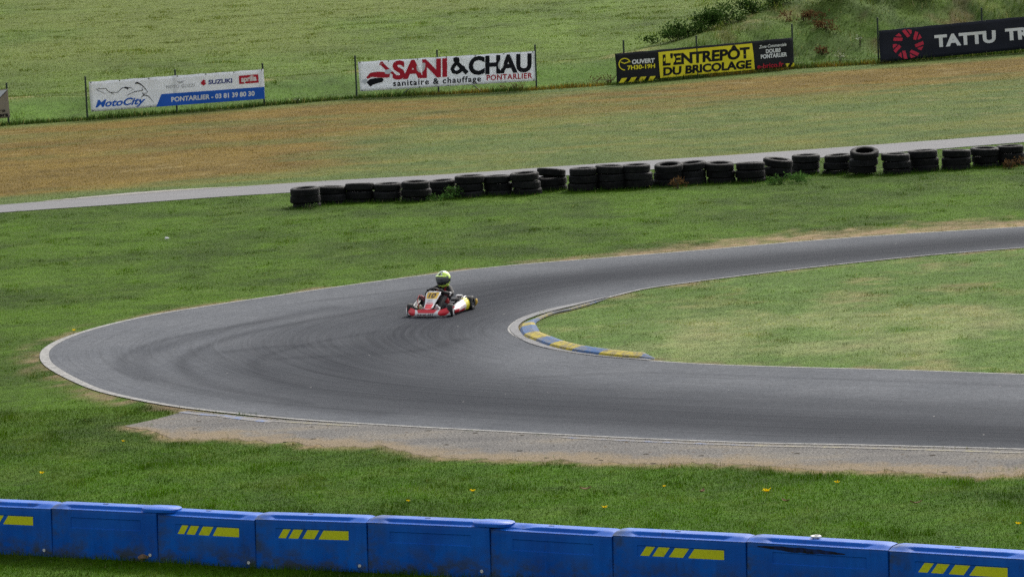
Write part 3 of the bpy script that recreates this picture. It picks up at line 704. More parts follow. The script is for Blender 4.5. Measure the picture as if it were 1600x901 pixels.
    if deco:
        w = px1 - px0; z0, z1 = pz0 + .006, pz1 - .004
        for (u0, u1) in ((.03, .13), (.17, .30), (.36, .52), (.58, .985)):
            sl = .07
            quad = [(px0 + w * u0, z0), (px0 + w * u1, z0), (px0 + w * (u1 + (sl if u1 < .9 else 0)), z1), (px0 + w * (u0 + sl), z1)]
            n_ = 4; vs = []; fs = []
            for k in range(n_ + 1):
                t_ = k / n_
                for e in ((0, 1), (3, 2)):
                    xx = quad[e[0]][0] + (quad[e[1]][0] - quad[e[0]][0]) * t_; vs.append(fpt(xx, quad[e[0]][1], .003))
            for k in range(n_): fs.append((2 * k, 2 * k + 2, 2 * k + 3, 2 * k + 1))
            mesh_obj('yellow_stripe', vs, fs, M_YEL, root)
    if scuff:
        vs = []; fs = []; rnd = random.Random(3); n_ = 14
        for k in range(n_ + 1):
            x = Ln * (.08 + .62 * k / n_); th = .028 * math.sin(math.pi * (k + .4) / (n_ + .8)) + .004; zc = .605 - .035 * k / n_ + rnd.uniform(-.006, .006)
            for z in (zc - th, zc + th):
                p = fpt(x, z, .003); vs.append((p[0], p[1] - .012, p[2]))
        for k in range(n_): fs.append((2 * k, 2 * k + 2, 2 * k + 3, 2 * k + 1))
        mesh_obj('scuff_mark', vs, fs, M_SCUFF, root)
BARL = [(1, 0, 'blue plastic barrier with yellow stripes, at the left edge of the photo', .0),
        (0, 0, 'plain blue plastic barrier, second from the left, with a tongue lapping its right neighbour', .008),
        (1, 0, 'blue plastic barrier with yellow stripes, third from the left', -.015),
        (1, 0, 'blue plastic barrier with yellow stripes, fourth from the left, beside another striped one', .0),
        (0, 0, 'plain blue plastic barrier to the right of the two striped ones', .006),
        (0, 0, 'plain blue plastic barrier with a dented lid, in the middle of the row', -.018),
        (1, 0, 'blue plastic barrier with yellow stripes between the dented one and the black-scuffed one', .0),
        (0, 1, 'blue plastic barrier with a black scuff mark along its upper front', .006),
        (1, 0, 'blue plastic barrier with yellow stripes in the bottom right corner', .0)]
for i, (dc, sc_, lb, dz) in enumerate(BARL): barrier(i, BAR_W[i], BAR_W[i + 1], dc, sc_, lb, dz)

# ------------------------------------------------------------------ tyre wall
M_RUB = paint('old_tyre_rubber', (.009, .009, .010), .75, .55, 5, bmp=.25)
M_RUB.node_tree.nodes['Principled BSDF'].inputs['Specular IOR Level'].default_value = .22
def _dust():
    nt = M_RUB.node_tree; b = nt.nodes['Principled BSDF']; src = b.inputs['Base Color'].links[0].from_socket
    oi = nt.nodes.new('ShaderNodeObjectInfo'); k = ramp(nt, oi.outputs['Random'], [(0, .55), (.6, .9), (1, 1.5)])
    c = mixc(nt, 1.0, src, k, 'MULTIPLY'); d = noise(nt, objco(nt), 7, 5, .7)
    c = mixc(nt, ramp(nt, d, [(.55, 0.0), (.75, .22)]), c, (.07, .062, .05)); L(nt, c, b.inputs['Base Color'])
_dust()
def tyre_mesh(name, Ro, W, Ri):
    h = W / 2; P = [(Ri, -h * .62), (Ri + .018, -h * .86), (Ri + .06, -h * .99), (Ro - .045, -h * .96), (Ro - .014, -h * .80)]
    for k in range(5):                                   # tread ribs with grooves between
        za = -h * .72 + k * h * 1.44 / 5; zb = za + h * 1.44 / 5
        P += [(Ro - .002, za), (Ro, (za + zb) / 2), (Ro - .002, zb - .012), (Ro - .010, zb - .009), (Ro - .010, zb - .003)]
    P += [(Ro - .014, h * .80), (Ro - .045, h * .96), (Ri + .06, h * .99), (Ri + .018, h * .86), (Ri, h * .62), (Ri + .03, h * .5), (Ro - .03, h * .55), (Ro - .022, 0), (Ro - .03, -h * .55), (Ri + .03, -h * .5)]
    mb = MB(); mb.lathe(P, 40, closed=True)
    me = mb.build(name, M_RUB); autosmooth(me, 35); d = me.data; bpy.data.objects.remove(me); return d
TM = [tyre_mesh('tyre', .392, .205, .24), tyre_mesh('tyre', .378, .195, .235), tyre_mesh('tyre', .405, .215, .25)]
ORD = ['first', 'second', 'third', 'fourth', 'fifth', 'sixth', 'seventh', 'eighth', 'ninth', 'tenth', 'eleventh', 'twelfth', 'thirteenth', 'fourteenth', 'fifteenth', 'sixteenth', 'seventeenth', 'eighteenth', 'nineteenth', 'twentieth']
def place_name(i):
    n = len(STACKS)
    if i < 13: return f'{ORD[i]} stack from the left end'
    return f'{ORD[n - 1 - i]} stack from the right photo edge'
TYRE_TILT = {2: 6, 8: -5, 9: -11, 6: -3, 13: -7, 14: -4, 17: -7, 20: 14, 19: -4}
for i, (sx, ty, by) in enumerate(STACKS):
    c = TY_W[i]; dist = math.hypot(c[0], c[1]); pm = FPX / dist
    H = (by - ty) / pm / .995 - .05          # visible height above the ground
    n = 3 if H > .40 else 2
    th = .20; z = H - n * th                # lowest may sit sunk in the long grass
    jx, jy = 0, 0
    for k in range(n):
        v = random.randrange(3); top = k == n - 1
        zz = max(-.06, z) + th * (k + .5) if n * th > H else th * (k + .5)
        zz = z + th * (k + .5)
        o = bpy.data.objects.new('tyre', TM[v]); COL.objects.link(o)
        jx += random.uniform(-.045, .045); jy += random.uniform(-.04, .04)
        if i == 21 and top: jx -= .07
        if i == 22 and top: jx -= .06
        o.location = (c[0] + jx, c[1] + jy + .33, zz)
        tl = TYRE_TILT.get(i, 0) if top else 0
        o.rotation_euler = (R(random.uniform(-2.5, 2.5) + (7 if i == 20 and top else 0)), R(random.uniform(-2.5, 2.5) + tl * .8), random.uniform(0, 6.28))
        if top and tl: o.location.z += abs(math.sin(R(tl))) * .12
        w = ('top' if top else 'bottom' if k == 0 else 'middle')
        tag(o, f'{w} tyre in the {place_name(i)} of the tyre wall', 'tyre', 'stacked old tyres of the tyre wall')

# ------------------------------------------------------------------ fence and banners
M_POST = paint('green_post_paint', (.012, .030, .018), .55, .3); M_ZINC = paint('weathered_brace', (.06, .075, .06), .6, .3)
fence = empty('wire_fence', (*FEN[len(FEN) // 2], 0)); tag(fence, 'dark green wire fence with thin posts running behind the grass strip', 'fence')
FI = Matrix.Translation(fence.location).inverted()
def fpart(mb, name, mat):
    o = mb.build(name, mat, fence, auto=40); o.matrix_parent_inverse = FI; return o
def plane_pt(px, py, A, B, off=0.0):
    "where the sight line meets the upright plane through A-B"
    A = Vector((*A, 0)); B = Vector((*B, 0)); t = (B - A).normalized(); n = Vector((t.y, -t.x, 0))
    if n.y > 0: n = -n
    A = A + n * off; d = ray(px, py); k = (A - CPOS).dot(n) / d.dot(n); return CPOS + d * k
POSTS = [(-130, 140, 205), (12, 130, 195), (135, 120, 187), (275, 109, 176), (411.5, 99, 165), (556, 87, 153), (684, 78, 147), (837, 70, 140), (975, 63, 131), (1088.5, 56, 121), (1238, 38, 107), (1371.5, 28, 99), (1534, 13, 86), (1690, 2, 74.5)]
tops = []
for (px, pt, pb) in POSTS:
    g = at(px + 1.5, pb); Hh = (pb - pt) / (FPX / g.length) * 1.0
    mb = MB(); mb.tube([(g.x, g.y + .03, -.3), (g.x, g.y + .03, Hh)], .034, 8); fpart(mb, 'post', M_POST); tops.append((g.x, g.y + .03, Hh))
for fr in (.12,):
    mb = MB(); mb.tube([(x, y, z * fr) for x, y, z in tops], .002, 5); fpart(mb, 'wire', M_POST)
SB = (FEN[5], FEN[7])
for (xa, ya, xb, yb) in ((641, 137, 624, 152), (737, 131, 754, 144.5)):
    mb = MB(); mb.tube([plane_pt(xa, ya, *SB, -.06), plane_pt(xb, yb, *SB, -.06)], .02, 8); fpart(mb, 'brace', M_ZINC)

class Banner:
    def __init__(s, label, corners, A, B, mat, seed):
        s.px = [Vector(c) for c in corners]           # TL TR BR BL in the photo
        s.w = [plane_pt(c[0], c[1], A, B, .10) for c in corners]; s.seed = seed
        base = (s.w[2] + s.w[3]) / 2; s.root = empty('banner', (base.x, base.y, 0)); tag(s.root, label, 'banner', 'advertising banners hung on the fence')
        t = (s.w[2] - s.w[3]); t.z = 0; t.normalize(); s.n = Vector((t.y, -t.x, 0)); s.n = s.n if s.n.y < 0 else -s.n
        s.inv = Matrix.Translation(s.root.location).inverted()
        NU, NV = 48, 10; vs = []; fs = []
        for off in (0, -.006):
            for j in range(NV + 1):
                for i in range(NU + 1): vs.append(s.P(i / NU, j / NV, off))
        W = NU + 1; S = W * (NV + 1)
        for j in range(NV):
            for i in range(NU):
                a = j * W + i; fs.append((a, a + 1, a + W + 1, a + W)); fs.append((S + a, S + a + W, S + a + W + 1, S + a + 1))
        rim = [i for i in range(NU + 1)] + [j * W + NU for j in range(1, NV + 1)] + [NV * W + i for i in range(NU - 1, -1, -1)] + [j * W for j in range(NV - 1, 0, -1)]
        for k in range(len(rim)): a, b = rim[k], rim[(k + 1) % len(rim)]; fs.append((a, S + a, S + b, b))
        s.part('sheet', vs, fs, mat, smooth=True)
        for i in range(7):
            for v in (.975, .025):
                p = Vector(s.P(i / 6 * .98 + .01, v, .004)); mb = MB(); mb.lathe([(.0, .004), (.026, .004), (.026, 0)], 8, Matrix.Translation(p) @ s.n.to_track_quat('Z', 'Y').to_matrix().to_4x4())
                o = mb.build('eyelet', M_ZINC, s.root); o.matrix_parent_inverse = s.inv
    def part(s, name, vs, fs, mat, smooth=False):
        o = mesh_obj(name, vs, fs, mat, s.root, smooth); o.matrix_parent_inverse = s.inv; return o
    def P(s, u, v, off):
        TL, TR, BR, BL = s.w; p = (TL * (1 - u) + TR * u) * v + (BL * (1 - u) + BR * u) * (1 - v)
        k = s.seed
        wob = .018 * math.sin(u * 17 + v * 4 + k) * math.sin(v * 3 + k) + .007 * math.sin(u * 41 - v * 7 + 2 * k) + .012 * math.sin(u * 9 + k) * (v - .5)
        sag = -.012 * math.sin(u * math.pi * 8) ** 2 * (v > .97) 
        return p + s.n * (off + wob) + Vector((0, 0, sag))
    def uv(s, x, y):
        TL, TR, BR, BL = s.px; u, v = .5, .5
        for _ in range(12):
            p = (TL * (1 - u) + TR * u) * v + (BL * (1 - u) + BR * u) * (1 - v)
            du = (TR - TL) * v + (BR - BL) * (1 - v); dv = (TL * (1 - u) + TR * u) - (BL * (1 - u) + BR * u)
            e = Vector((x, y)) - p; det = du.x * dv.y - du.y * dv.x
            u += (e.x * dv.y - e.y * dv.x) / det; v += (du.x * e.y - du.y * e.x) / det
        return u, v
    def poly(s, name, pts, mat, off=.010):
        bm = bmesh.new(); vs = [bm.verts.new((*p, 0)) for p in pts]; bm.faces.new(vs)
        bmesh.ops.triangulate(bm, faces=bm.faces[:])
        es = max(1e-3, max(p[0] for p in pts) - min(p[0] for p in pts))
        while True:
            long_ = [e for e in bm.edges if e.calc_length() > 7]
            if not long_ or len(bm.verts) > 3000: break
            bmesh.ops.subdivide_edges(bm, edges=long_, cuts=1); bmesh.ops.triangulate(bm, faces=bm.faces[:])
        s._emit(name, bm, mat, off)
    def _emit(s, name, bm, mat, off):
        bm.verts.ensure_lookup_table(); vs = [s.P(*s.uv(v.co.x, v.co.y), off + v.co.z) for v in bm.verts]
        fs = [tuple(v.index for v in f.verts) for f in bm.faces]; bm.free()
        o = s.part(name, vs, fs, mat)
        if o.data.polygons and sum(p.normal.y * p.area for p in o.data.polygons) > 0: o.data.flip_normals()
        return o
    def stroke(s, name, strokes, mat, off=.012):
        bm = bmesh.new()
        for pts, w in strokes:
            P = [Vector(p) for p in pts]; n = len(P); ws = w if hasattr(w, '__len__') else [w] * n; prev = None
            for i in range(n):
                t = (P[min(i + 1, n - 1)] - P[max(i - 1, 0)]).normalized(); nn = Vector((-t.y, t.x))
                a = bm.verts.new((*(P[i] + nn * ws[i] / 2), i * 4e-4)); b = bm.verts.new((*(P[i] - nn * ws[i] / 2), i * 4e-4))
                if prev: bm.faces.new((prev[0], a, b, prev[1]))
                prev = (a, b)
        bm.verts.index_update(); s._emit(name, bm, mat, off)
    def text(s, body, p0, p1, h, mat, bold=.02, shear=0, space=1.0, off=.013):
        "body set on the base line p0-p1 of the photo with capitals h high"
        me, w, cap, xm = text_mesh(body, bold, shear, space); bm = bmesh.new(); bm.from_mesh(me); bpy.data.meshes.remove(me)
        p0, p1 = Vector(p0), Vector(p1)
        for v in bm.verts:
            q = p0 + (p1 - p0) * ((v.co.x - xm) / w) + Vector((0, -h)) * (v.co.y / cap); v.co = (q.x, q.y, 0)
        bm.verts.index_update(); s._emit('lettering', bm, mat, off)
def text_mesh(body, bold, shear, space):
    def mk(t):
        cu = bpy.data.curves.new('t', 'FONT'); cu.body = t; cu.size = 1; cu.offset = bold; cu.shear = shear; cu.space_character = space; cu.resolution_u = 4; cu.fill_mode = 'FRONT'
        o = bpy.data.objects.new('t', cu); COL.objects.link(o); dg = bpy.context.evaluated_depsgraph_get()
        me = bpy.data.meshes.new_from_object(o.evaluated_get(dg)); bpy.data.objects.remove(o); bpy.data.curves.remove(cu); return me
    hm = mk('H'); cap = max(v.co.y for v in hm.vertices); bpy.data.meshes.remove(hm)
    me = mk(body); xs = [v.co.x for v in me.vertices]
    return me, max(xs) - min(xs), cap, min(xs)

def m_banner(name, col, rough=.45, trans=.30):
    m, nt, b = newmat(name); v = objco(nt)
    c = ramp(nt, noise(nt, v, 2.5, 4), [(.3, tuple(x * .93 for x in col)), (.7, col)])
    L(nt, c, b.inputs['Base Color']); b.inputs['Roughness'].default_value = rough; b.inputs['Specular IOR Level'].default_value = .12
    out = nt.nodes['Material Output']; t = node(nt, 'ShaderNodeBsdfTranslucent'); L(nt, c, t.inputs[0]); mx = node(nt, 'ShaderNodeMixShader'); mx.inputs[0].default_value = trans
    L(nt, b.outputs[0], mx.inputs[1]); L(nt, t.outputs[0], mx.inputs[2]); L(nt, mx.outputs[0], out.inputs[0])
    bump(nt, b, noise(nt, mapping(nt, v, (1, 1, .5)), 3, 3), .3, .03)
    return m
B_WHITE = m_banner('white_banner_pvc', (.86, .88, .92)); B_BLACK = m_banner('black_banner_pvc', (.018, .019, .024), .5, .1); B_NAVY = m_banner('navy_banner_pvc', (.020, .023, .036), .5, .1)
B_BEIGE = m_banner('beige_banner_pvc', (.34, .30, .25), .5)
P_BLUE = m_banner('blue_print', (.020, .115, .55), .5, .0); P_RED = m_banner('red_print', (.46, .02, .04), .5, .0); P_BLACK = m_banner('black_print', (.012, .013, .018), .5, .1)
P_WHITE = m_banner('white_print', (.78, .79, .81), .5, .0); P_YEL = m_banner('yellow_print', (.82, .72, .035), .5, .0); P_GREY = m_banner('grey_print', (.30, .31, .33), .5, .0)
P_PALE = m_banner('pale_print', (.62, .66, .74), .5, .0); P_ROSE = m_banner('rose_print', (.70, .05, .10), .5, .2); P_NAVY = m_banner('navy_print', (.03, .05, .26), .5, .2)
S1 = lambda x, y: (x / 3.6364, 80 + y / 3.6364)
S2 = lambda x, y: (540 + x / 5, 50 + y / 5)
S3 = lambda x, y: (940 + x / 5, 40 + y / 5)
S4 = lambda x, y: (1280 + x / 5, y / 5)
S8 = lambda x, y: (138 + x / 12.01, 105 + y / 12.01)
b = Banner('white and blue banner with a motorcycle line drawing and a phone number', [(138.3, 128), (411.8, 108.3), (414, 154.8), (142.3, 174.8)], FEN[2], FEN[4], B_WHITE, 1.0)
b.poly('blue_band', [S1(910, 245), S1(1501, 203), S1(1504, 271), S1(880, 317)], P_BLUE)
b.text('PONTARLIER - 03 81 39 80 30', S1(966, 288), S1(1445, 253), 26 / 3.636, P_WHITE, .03)
b.text('MotoCity', S1(540, 319), S1(820, 299), 40 / 3.636, P_BLUE, .03, .3)
b.stroke('motorcycle_drawing', [([S8(*p) for p in [(140, 414), (180, 405), (320, 402), (345, 440), (400, 475), (545, 475), (580, 430), (622, 392), (680, 377), (780, 390), (830, 410), (745, 465)]], [.3, .7, 1, .9, 1, .9, .9, 1, 1.2, .9, .6, .3]),
    ([S8(*p) for p in [(146, 416), (220, 460), (320, 502)]], [.9, .6, .3]), ([S8(*p) for p in [(380, 468), (430, 492), (475, 514)]], [.8, .7, .4]),
    ([S8(*p) for p in [(640, 382), (690, 388), (735, 412)]], [.6, 2.6, 2.2]),
    ([S8(*p) for p in [(858, 312), (892, 296), (935, 308), (1000, 355), (1060, 420), (1088, 465), (1060, 497), (1005, 490)]], [1.5, 2.8, 2.1, 1.4, 1, .9, .8, .5]),
    ([S8(*p) for p in [(690, 550), (760, 500), (850, 462), (960, 446), (1000, 430), (984, 378)]], [.3, .8, 1.1, 1.1, 1.6, .3]),
    ([S8(*p) for p in [(988, 482), (1024, 520), (968, 572)]], [.6, 2.4, .4]), ([S8(*p) for p in [(1020, 522), (1100, 545), (1150, 600), (1197, 662)]], [1.4, 1.2, .6, .4])], P_BLACK)
b.text('MOTO GUZZI', S1(938, 214), S1(1098, 203), 18 / 3.636, P_GREY, .0, 0, 1.1)
b.stroke('wing_emblem', [([S1(998, 172), S1(1018, 178), S1(1042, 168)], [.5, 1.4, .4]), ([S1(1006, 184), S1(1024, 182), S1(1036, 176)], [.4, .9, .4])], P_GREY)
b.poly('red_s_emblem', [S1(1136, 176), S1(1150, 162), S1(1165, 171), S1(1156, 175), S1(1166, 184), S1(1151, 197), S1(1135, 187), S1(1145, 184)], P_RED, .012)
b.text('SUZUKI', S1(1178, 189), S1(1315, 179), 24 / 3.636, P_NAVY, .035)
b.poly('red_box', [S1(1353, 141), S1(1466, 132), S1(1469, 179), S1(1355, 188)], P_RED)
b.text('aprilia', S1(1366, 175), S1(1456, 167), 31 / 3.636, P_WHITE, .035)
b = Banner('white banner with big red and black letters and a red wrench', [(559.3, 97), (835, 80), (836.8, 126.6), (563, 143)], FEN[5], FEN[7], B_WHITE, 2.2)
b.text('SANI', S2(365, 366), S2(792, 343), 138 / 5, P_RED, .045, 0, .98)
b.stroke('ampersand', [([S2(*p) for p in [(948, 322), (905, 280), (868, 240), (852, 222), (850, 210), (862, 205), (876, 210), (878, 224), (864, 244), (842, 268), (832, 292), (842, 312), (866, 318), (892, 306), (914, 280), (924, 268)]], [7, 6.6, 6, 5.4, 5, 4.8, 4.8, 4.8, 5.4, 6, 6.2, 6.2, 6.0, 5.8, 5.4, 5])], P_BLACK)
b.text('CHAU', S2(960, 331), S2(1453, 304), 137 / 5, P_BLACK, .045, 0, .98)
b.text('sanitaire & chauffage', S2(370, 424), S2(1058, 386), 45 / 5, P_BLACK, .026, 0, 1.18)
b.text('PONTARLIER', S2(1100, 379), S2(1458, 361), 42 / 5, P_RED, .028, 0, 1.12)
b.stroke('wrench_emblem', [([S2(282, 250), S2(300, 268), S2(330, 296), S2(372, 326)], [5.5, 5.0, 5.5, 3.5]), ([S2(265, 262), S2(276, 240), S2(292, 236)], [1.5, 3.0, 2.0])], P_RED)
b.stroke('glove_emblem', [([S2(306, 318), S2(330, 312), S2(356, 298)], [4.0, 7.5, 4.5]), ([S2(128, 380), S2(146, 392), S2(164, 372)], [4.0, 8.0, 5.0])], P_PALE, .016)
b.stroke('pipe_emblem', [([S2(178, 412), S2(200, 392), S2(236, 382), S2(280, 376), S2(292, 366)], [9, 10, 9, 7, 4])], P_BLACK)
b.stroke('red_pipe_emblem', [([S2(166, 362), S2(198, 336), S2(250, 334), S2(310, 336), S2(344, 340)], [3, 7, 9, 9, 6])], P_RED)
b = Banner('black and yellow hardware store banner with opening hours', [(961, 84), (1238, 58.8), (1241, 104.5), (964, 129)], FEN[8], FEN[10], B_BLACK, 3.1)
b.poly('yellow_panel', [S3(433, 210), S3(1167, 141), S3(1187, 345), S3(448, 412)], P_YEL)
b.text("L'ENTREPÔT", S3(466, 313), S3(1146, 252), 84 / 5, P_BLACK, .04, 0, .98, .016)
b.text('DU BRICOLAGE', S3(471, 391), S3(1160, 331), 62 / 5, P_BLACK, .045, 0, .98, .016)
b.text('OUVERT', S3(234, 301), S3(406, 289), 33 / 5, P_WHITE, .045)
b.text('7H30-19H', S3(197, 347), S3(410, 331), 32 / 5, P_YEL, .03)
b.stroke('clock_emblem', [([S3(177 + 45 * math.cos(a), 303 + 45 * math.sin(a)) for a in [R(k) for k in range(88, 352, 12)]], 1.5), ([S3(146, 286), S3(176, 297), S3(212, 284)], 1.5)], P_YEL)
for q in ([(155, 412), (195, 409), (170, 446), (133, 449)], [(228, 406), (268, 403), (245, 440), (205, 443)], [(300, 402), (343, 399), (318, 435), (278, 439)], [(372, 398), (413, 395), (388, 431), (350, 435)], [(1432, 299), (1466, 295), (1449, 325), (1442, 327)], [(1495, 292), (1504, 292), (1506, 320), (1474, 323)]):
    b.poly('yellow_stripe', [S3(*p) for p in q], P_YEL)
b.text('Zone Commerciale', S3(1222, 181), S3(1440, 159), 24 / 5, P_WHITE, .02, .25)
b.text('DOUBS', S3(1278, 218), S3(1395, 206), 30 / 5, P_WHITE, .035)
b.text('PONTARLIER', S3(1235, 261), S3(1448, 240), 31 / 5, P_WHITE, .035)
b.text('e-brico.fr', S3(1205, 339), S3(1418, 319), 36 / 5, P_RED, .03)
b = Banner('dark navy banner with a red pinwheel emblem and white letters', [(1373, 48), (1700, 16.2), (1703, 67.3), (1375, 98)], FEN[11], FEN[13], B_NAVY, 4.0)
ex, ey = 687, 347
for k in range(7):
    a0 = R(360 / 7 * k - 62)
    def pol(r, a): return S4(ex + r * 1.03 * math.cos(a), ey + r * math.sin(a) - 4 * math.cos(a))
    b.poly('pinwheel_blade', [pol(113, a0), pol(118, a0 + R(13)), pol(66, a0 + R(38)), pol(52, a0 + R(18))], P_ROSE)
    b.poly('pinwheel_blade', [pol(116, a0 + R(20)), pol(112, a0 + R(38)), pol(86, a0 + R(40)), pol(78, a0 + R(36))], P_ROSE)
b.text('TATTU', S4(886, 368), S4(1366, 328), 90 / 5, P_WHITE, .05, -.05, 1.02)
b.text('TR', S4(1436, 316), S4(1640, 299), 88 / 5, P_WHITE, .05, -.05, 1.02)
b = Banner('beige banner with a pale triangle and small dark letters at the left edge', [(-262, 161), (11.8, 139), (16, 184), (-258, 206)], FEN[0], FEN[1], B_BEIGE, 5.0)
b.poly('pale_triangle', [(-120, 151), (11, 140.2), (-2, 154), (-40, 176), (-118, 180)], P_PALE)
b.stroke('dark_edge', [([(11.5, 140.5), (-2, 154.3), (-40, 176)], .8)], P_BLACK, .014)
b.text('ère', (-8, 176), (8, 174.8), 5, P_BLACK, .02); b.text('gers', (-8, 183.2), (13, 181.6), 6, P_BLACK, .03)

# ------------------------------------------------------------------ plants
def m_leaf(name, col):
    m, nt, b = newmat(name); nt.nodes.remove(b); out = nt.nodes['Material Output']
    v = objco(nt); c = ramp(nt, noise(nt, v, 6, 3), [(.3, tuple(x * .6 for x in col)), (.7, tuple(x * 1.4 for x in col))])
    d = node(nt, 'ShaderNodeBsdfDiffuse'); t = node(nt, 'ShaderNodeBsdfTranslucent'); mx = node(nt, 'ShaderNodeMixShader'); mx.inputs[0].default_value = .35
    L(nt, c, d.inputs[0]); L(nt, c, t.inputs[0]); L(nt, d.outputs[0], mx.inputs[1]); L(nt, t.outputs[0], mx.inputs[2]); L(nt, mx.outputs[0], out.inputs[0]); return m
M_LEAF = m_leaf('weed_leaf', (.06, .13, .03)); M_BUSH = m_leaf('bush_leaf', (.030, .062, .013)); M_BUSH2 = m_leaf('pale_bush_leaf', (.055, .095, .026)); M_DRY = m_leaf('dry_leaf', (.10, .058, .026)); M_STEM = paint('stem', (.07, .06, .03), .8)
M_WFL = m_leaf('white_petal', (.62, .62, .55)); M_DAN = m_leaf('yellow_petal', (.85, .62, .01))
def leaf_cloud(n, cx, size, rnd, lo=0.0, clumps=7):
    vs = []; fs = []
    cl = [(rnd.gauss(0, .4), rnd.gauss(0, .35), rnd.uniform(.25, .85)) for _ in range(clumps)]
    for k in range(n):
        c = rnd.choice(cl)
        p = Vector(((c[0] + rnd.gauss(0, .22)) * cx[0], (c[1] + rnd.gauss(0, .22)) * cx[1], max(lo, (c[2] + rnd.gauss(0, .17))) * cx[2]))
        q = Vector((rnd.gauss(0, 1), rnd.gauss(0, 1), rnd.gauss(.5, .8))).normalized(); t = q.orthogonal().normalized(); t.rotate(Matrix.Rotation(rnd.random() * 6.28, 3, q)); s = q.cross(t)
        L_ = size * rnd.uniform(.6, 1.4); W_ = L_ * .45; b0 = len(vs)
        vs += [p, p + t * L_ * .5 + s * W_ * .5, p + t * L_, p + t * L_ * .5 - s * W_ * .5]; fs.append((b0, b0 + 1, b0 + 2, b0 + 3))
    return vs, fs
def plant(name, loc, dims, n, size, mat, label, cat, seed, stems=5, group=None, flower=None):
    rnd = random.Random(seed); z = float(height(np.array([loc[0]]), np.array([loc[1]]))[0])
    root = empty(name, (loc[0], loc[1], z - .02)); tag(root, label, cat, group)
    vs, fs = leaf_cloud(int(n * (1.7 if name == 'bush' else 1.2)), dims, size, rnd); mesh_obj('foliage', vs, fs, mat, root)
    mb = MB()
    for k in range(stems):
        a = rnd.uniform(0, 6.28); r = rnd.uniform(.1, .5); mb.tube([(0, 0, -.05), (math.cos(a) * dims[0] * r * .5, math.sin(a) * dims[1] * r * .5, dims[2] * .5), (math.cos(a) * dims[0] * r, math.sin(a) * dims[1] * r, dims[2] * rnd.uniform(.7, .95))], [.012, .009, .004], 5)
    mb.build('stems', M_STEM, root).name = 'stem_cluster'
    if flower:
        fv, ff = leaf_cloud(flower, (dims[0] * .8, dims[1] * .8, dims[2] * 1.15), size * .7, rnd, lo=.6); mesh_obj('blossom', fv, ff, M_WFL, root)
    return root
def wp(px, py): p = at(px, py); return (p.x, p.y)
plant('weed_plant', wp(704, 310), (.30, .22, .36), 190, .075, M_LEAF, 'bright leafy weed in front of the low sixth tyre stack', 'plant', 1)
plant('weed_plant', wp(683, 313), (.35, .2, .18), 120, .06, M_LEAF, 'low creeping weed just left of the bright leafy weed by the tyres', 'plant', 11)
plant('weed_plant', wp(1222, 287), (.55, .25, .26), 260, .075, M_LEAF, 'wide leafy weed spreading along the tyres right of centre', 'plant', 2)
plant('weed_plant', wp(1246, 283), (.35, .22, .24), 150, .07, M_LEAF, 'leafy weed at the right end of the wide weed patch by the tyres', 'plant', 12)
plant('dry_weed', wp(1059, 294), (.22, .18, .34), 120, .075, M_DRY, 'rusty brown dry weed against the fourteenth tyre stack', 'plant', 3)
plant('dry_weed', wp(1576, 263), (.40, .2, .28), 150, .075, M_DRY, 'reddish dry weed by the last tyre stack on the right', 'plant', 4)
plant('dry_weed', wp(486, 326), (.24, .18, .14), 70, .05, M_BUSH2, 'small grey-green weed at the foot of the first tyre stack', 'plant', 5)
def bank(px, b):
    "a spot on the bank: picture column px, b metres behind the fence"
    d = at(px, 110 - (px - 960) * .075); k = d.x / d.y; y = d.y
    for _ in range(6): y = float(fy(np.array([k * y]))[0]) + b
    return (k * y, y)
for j, (px, bb, dm, n, mt, lb) in enumerate([
    (1052, 6.2, (.9, .6, .42), 420, M_BUSH, 'low dark bush at the left foot of the grassy bank'),
    (1078, 6.6, (1.0, .6, .62), 620, M_BUSH, 'dark bush, second from the left on the grassy bank'),
    (1106, 6.8, (1.0, .6, .78), 700, M_BUSH, 'dark round bush in the middle of the bushes on the bank'),
    (1136, 7.0, (.9, .6, .66), 560, M_BUSH, 'dark bush just left of the pale tall weeds on the bank'),
    (1178, 7.4, (1.0, .6, .60), 520, M_BUSH, 'dark olive bush on the crest above the yellow banner'),
    (1214, 7.7, (1.0, .6, .66), 520, M_BUSH2, 'greyish green bush on the crest right of the dark olive one'),
    (1258, 5.4, (.7, .5, .45), 320, M_DRY, 'reddish brown dock plant on the bank above the banner corner'),
    (1292, 4.0, (.6, .5, .42), 260, M_DRY, 'rust coloured dock plant between the yellow and the navy banner'),
    (1284, 2.4, (.4, .4, .32), 140, M_DRY, 'small rusty dock plant low on the bank between two banners'),
    (1300, 6.8, (1.0, .6, .5), 420, M_BUSH2, 'pale green bush on the bank above the gap between the banners'),
    (1360, 7.2, (1.1, .6, .5), 420, M_BUSH2, 'pale bushy growth on the bank above the left end of the navy banner'),
    (1420, 7.0, (.9, .6, .5), 380, M_BUSH, 'dark green bush on the bank above the red pinwheel'),
    (1450, 6.4, (.6, .5, .45), 240, M_DRY, 'rusty brown plant on the bank above the navy banner'),
    (1500, 7.4, (1.0, .6, .5), 420, M_BUSH2, 'pale green bush on the bank above the white letters'),
    (1538, 7.6, (.8, .5, .45), 330, M_DRY, 'reddish plant on the bank in the top right'),
    (1580, 7.4, (1.0, .6, .55), 420, M_BUSH, 'dark bush on the bank at the right edge of the photo')]):
    plant('dock_plant' if mt is M_DRY else 'bush', bank(px, bb), dm, n, .11, mt, lb, 'plant' if mt is M_DRY else 'bush', 40 + j, 7)
plant('white_flower_plant', bank(1344, 3.0), (.22, .2, .5), 40, .06, M_BUSH2, 'white flowering plant on the bank left of the navy banner', 'plant', 71, 6, flower=30)
plant('white_flower_plant', bank(1312, 1.0), (.30, .2, .42), 60, .06, M_BUSH2, 'pale seeding plant at the foot of the bank left of the navy banner', 'plant', 72, 6, flower=34)
